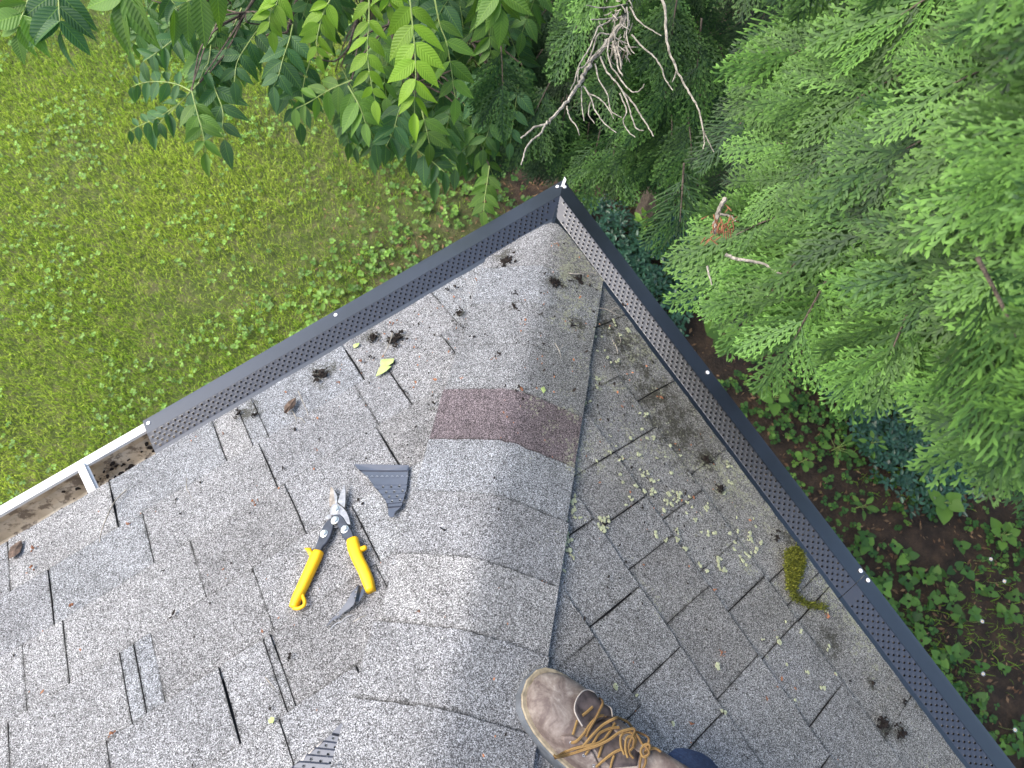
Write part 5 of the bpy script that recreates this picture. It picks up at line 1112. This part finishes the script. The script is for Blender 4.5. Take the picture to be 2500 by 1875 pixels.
scraps = [('L', 439, 1256 - 20, .0), ] and [('L', 1208, 875, .008, 'reddish scrap just right of the round black crumb'), ('L', 882, 881, .009, 'rusty scrap beside the slit near the pale leaf'), ('L', 830, 935, .006, 'orange scrap below the sooty patch'), ('L', 960, 790, .010, 'orange scraps by the guard above the pale stick'), ('L', 547, 1060, .006, 'orange scrap below the crumbs near the guard end'),
 ('L', 83, 1340, .012, 'orange scrap at the far left beneath the open gutter'), ('L', 78, 1384, .013, 'brown cedar frond scrap at far left'), ('L', 625, 1226, .009, 'red brown scrap left of the snips blades'), ('L', 313, 1281, .007, 'brown flake beneath the gutter hanger'), ('L', 177, 1478, .010, 'thin dark curl in the lower left'), ('L', 274, 1790, .009, 'orange scrap at bottom left'),
 ('L', 1128, 925, .008, 'brown scrap above the left edge of the plum cap'), ('R', 1326, 1428, .007, 'orange star scrap at the hip edge above the boot'), ('R', 1762, 1592, .010, 'orange scrap on the lower right slope'), ('R', 1685, 1765, .005, 'small orange scrap right of the boot'), ('R', 1745, 1440, .006, 'orange scrap among yellow lichen'), ('R', 2020, 1508, .010, 'orange flake below the yellow moss'),
 ('R', 1363, 600, .009, 'orange leaf at the very corner of the roof'), ('R', 1828, 1270, .006, 'orange scrap by the big lichen patch'), ('L', 1025, 1494, .006, 'orange scrap on the hip left of the boot'), ('L', 1163, 683, .006, 'rusty scrap high on the left of the hip'), ('L', 770, 1100, .006, 'brown flake above the snips')]
for sd, px, py, sz, lb in scraps:
    n = nL if sd == 'L' else nR; c = onplane(px, py, n, .0105 if px < 1000 or px > 1450 else .015); fleck(c, n, nrm(eL + upL * random.uniform(-1, 1)) if sd == 'L' else eR, sz, 'rust', 'cedar_scrap', lb, GB, 'cedar scrap', 6, thick=.002)
def stick(pts, r, label, cat='twig', mat='deadtwig', fork=None, off=.013, n=None):
    n = nL if n is None else n; root = MB(); P = [onplane(a, b, n, off + (.006 if 0 < i < len(pts) - 1 else 0)) for i, (a, b) in enumerate(pts)]; tube(root, spline(P, 5), list(np.linspace(r, r * .5, (len(pts) - 1) * 5 + 1)), 6)
    for fk in fork or []: P = [onplane(a, b, n, off + .003) for a, b in fk]; tube(root, spline(P, 4), r * .6, 5)
    o = build('twig', root, M[mat]); tag(o, label, cat, 'dry twigs on the roof'); return o
stick([(308, 1196), (280, 1225), (260, 1265), (247, 1300), (243, 1325)], .0018, 'long pale curved twig on the left slope under the open gutter')
stick([(959, 811), (951, 838), (940, 860), (929, 873)], .0016, 'pale stick lying across the black litter heap')
stick([(728, 955), (738, 978), (748, 1000), (752, 1014)], .0011, 'short knobbly twig right of the dry brown leaf')
stick([(714, 1003), (722, 1020), (724, 1030)], .0012, 'forked pale stalk under the dry brown leaf', fork=[[(722, 1020), (735, 1022), (745, 1032)]])
stick([(456, 1168), (455, 1190), (460, 1200), (467, 1215)], .0009, 'thin bent twig on the middle of the left slope')
stick([(1388, 667), (1410, 669), (1440, 665), (1455, 670), (1462, 676)], .0019, 'tan twig poking over the right guard near the corner', n=nR, off=.018)
stick([(1455, 752), (1480, 755), (1505, 768), (1523, 773)], .0014, 'forked tan twig over the right guard below the first', n=nR, off=.014, fork=[[(1490, 760), (1503, 750), (1512, 755)]])
stick([(1355, 838), (1365, 855), (1370, 875)], .0010, 'small three pronged twig on the mossy hip edge', n=nR, off=.018, fork=[[(1366, 858), (1374, 842)]])
stick([(1495, 830), (1505, 848), (1508, 862)], .0011, 'pale curved twig on black stain near right guard', n=nR, fork=[[(1505, 848), (1515, 835), (1513, 822)]])
stick([(648, 1654), (658, 1666), (670, 1682)], .0012, 'yellowish straw right of the double slit at the bottom')
stick([(895, 1502), (880, 1508), (862, 1518)], .0010, 'tan sliver beside the curled metal offcut')
# fallen leaves
def fallen(pts, off, mat, label, n, lift=.004, cat='leaf'):
    c = onplane(np.mean([p[0] for p in pts]), np.mean([p[1] for p in pts]), n, off + lift); P = [onplane(a, b, n, off + random.uniform(0, lift)) for a, b in pts]; m = len(P); mb = MB()
    mb.add([c] + P + [c - n * .0005] + [p - n * .0005 for p in P], [(0, 1 + i, 1 + (i + 1) % m) for i in range(m)] + [(m + 1, m + 2 + (i + 1) % m, m + 2 + i) for i in range(m)] + [(1 + i, m + 2 + i, m + 2 + (i + 1) % m, 1 + (i + 1) % m) for i in range(m)])
    o = build('fallen_leaf', mb, M[mat]); tag(o, label, cat); return o
fallen([(917, 919), (925, 900), (938, 880), (928, 889), (930, 878), (945, 876), (962, 875), (960, 884), (948, 893), (956, 894), (945, 904), (933, 912)], .012, 'paleleaf', 'pale yellow green fallen leaf on the left slope', nL, .006)
fallen([(693, 1006), (694, 992), (704, 980), (716, 973), (722, 970), (722, 984), (716, 995), (705, 1003), (698, 1010)], .012, 'brownleaf', 'dry curled brown leaf near the left guard', nL, .010)
fallen([(20, 1352), (25, 1336), (40, 1325), (52, 1318), (55, 1330), (48, 1348), (35, 1358), (22, 1364)], .012, 'brownleaf', 'dark brown withered frond at the far left edge', nL, .006)
fallen([(862, 842), (870, 838), (878, 837), (874, 845), (864, 850)], .012, 'paleleaf', 'small yellow leaf bit by the left guard', nL, .003)
fallen([(1320, 948), (1328, 943), (1333, 953), (1327, 960)], .018, 'paleleaf', 'tiny yellow leaf bit right of the plum cap', nR, .002)
fallen([(655, 1758), (662, 1750), (670, 1752), (667, 1764), (657, 1766)], .012, 'paleleaf', 'lichen coloured leaf bit at the bottom left of the pointed offcut', nL, .002)
# moss cushion
S = Soup(); r = np.random.default_rng(31); mp = [(1942, 1332), (1957, 1345), (1966, 1370), (1958, 1400), (1946, 1430), (1942, 1446), (1969, 1470), (2018, 1477), (2014, 1489), (1980, 1484), (1931, 1463), (1921, 1432), (1914, 1380), (1918, 1345)]
v = np.array([(0, 0, 0), (.18, .45, .0), (0, 1, 0), (-.18, .45, 0)], float); f = np.array([(0, 1, 2), (0, 2, 3)]); k = 0
while k < 6500:
    x, y = r.uniform(1905, 2025), r.uniform(1325, 1495)
    if not inpoly(x + r.normal(0, 3), y + r.normal(0, 3), mp): continue
    if inpoly(1, 1, mp): pass
    if (y > 1440 or y < 1335) and r.random() < .4: continue
    c = onR(x, y, .008 + .012 * r.random()); d = nrm(nR * .9 + r.normal(size=3) * .6); S.put(v, f, frameM(d, r.normal(size=3)), c, r.uniform(.003, .008), np.array([r.random() * (.9 if y < 1440 else .5), r.random(), 0, 1])); k += 1
tag(S.build('moss_cushion', M['moss']), 'yellow green moss cushion on the right slope by the guard', 'moss')
# lichen rosettes and loose crumbs too many to count
mb = MB(); r = random.Random(5)
def crust(mb, c, n, e1, rad, h):
    e2 = np.cross(n, e1)
    for q in range(r.randint(2, 5)):
        p = c + (e1 * r.gauss(0, .5) + e2 * r.gauss(0, .5)) * rad; m = 8; prism(mb, [p + (e1 * math.cos(j * 6.283 / m) + e2 * math.sin(j * 6.283 / m)) * rad * r.uniform(.25, .75) for j in range(m)], n, h * r.uniform(.6, 1.4))
for (x0, y0, sx_, sy_, k) in [(1830, 1320, 40, 35, 16), (1690, 1270, 90, 70, 22), (1590, 1180, 90, 60, 20), (1400, 1240, 22, 40, 12), (1380, 1340, 14, 60, 16), (1780, 1170, 20, 60, 6), (1640, 1230, 60, 40, 10), (1760, 1390, 60, 60, 8), (1470, 1280, 30, 20, 8), (1560, 1090, 80, 60, 16), (1500, 830, 40, 60, 14), (1430, 900, 40, 90, 14), (1790, 1130, 14, 14, 3), (1900, 1560, 90, 90, 7), (1390, 720, 40, 30, 9), (1650, 1700, 200, 100, 6), (1990, 1640, 80, 80, 5)]:
    for q in range(k):
        px, py = r.gauss(x0, sx_ * .6), r.gauss(y0, sy_ * .6)
        c = onR(px, py, .0085); 
        if (c @ oR) > -.01: continue
        crust(mb, c, nR, eR, r.uniform(.0025, .0065), .0016)
tag(build('lichen', mb, M['lichen']), 'pale crusty lichen rosettes dotted over the right slope', 'lichen', kind='stuff')
mb = MB(); mb2 = MB()
for q in range(900):
    if r.random() < .55: px, py, n = r.gauss(1120, 190), r.gauss(800, 120), nL
    elif r.random() < .5: px, py, n = r.gauss(1600, 170), r.gauss(1050, 180), nR
    else: px, py, n = r.uniform(0, 2100), r.uniform(900, 1875), None
    if n is None: n = nL if px < 1250 else nR
    c = onplane(px, py, n, .0105 if abs(px - 1250) > 250 else .0148)
    if c @ oL > -.012 or c @ oR > -.012: continue
    fleck_sz = abs(r.gauss(0, .0016)) + .0010; m = 5; e1 = nrm(np.cross(n, [r.random(), r.random(), r.random()])); e2 = np.cross(n, e1)
    prism(mb if r.random() < .7 else mb2, [c + (e1 * math.cos(j * 1.2566) * r.uniform(.5, 1.6) + e2 * math.sin(j * 1.2566) * .6) * fleck_sz for j in range(m)], n, .001)
tag(build('roof_crumbs', mb, M['compost']), 'scattered black specks of litter over the shingles', 'litter crumbs', kind='stuff'); tag(build('roof_crumbs', mb2, M['rust']), 'scattered rust brown specks of cedar litter over the shingles', 'litter crumbs', kind='stuff')
# sludge and rotten leaves inside the open gutter
mb = MB()
for q in range(620):
    u = random.uniform(1.12, 2.3) if random.random() < .8 else random.gauss(1.215, .02); a = random.choice((random.uniform(-.01, .06), random.gauss(.02, .012), random.uniform(.0, .078))); z = np.interp(a, [-.02, .058, .066, .080, .086], [-.107, -.110, -.100, -.078, -.060]) + .002
    if fn(u * 9, a * 30, 2.3) < .42 and abs(u - 1.215) > .03: continue
    sz = random.uniform(.002, .008); n = nrm(zz + oL * (-.8 if a > .06 else 0)); e1 = nrm(eL + oL * random.uniform(-1, 1)); e1 = nrm(e1 - n * (e1 @ n)); e2 = np.cross(n, e1); m = 7
    prism(mb, [PL(u, a, z) + (e1 * math.cos(j * 6.283 / m) + e2 * math.sin(j * 6.283 / m) * .6) * sz * random.uniform(.5, 1.3) for j in range(m)], n, random.uniform(.001, .004))
tag(build('gutter_sludge', mb, M['compost']), 'black rotten leaves caked in the open white gutter', 'gutter debris', kind='stuff')
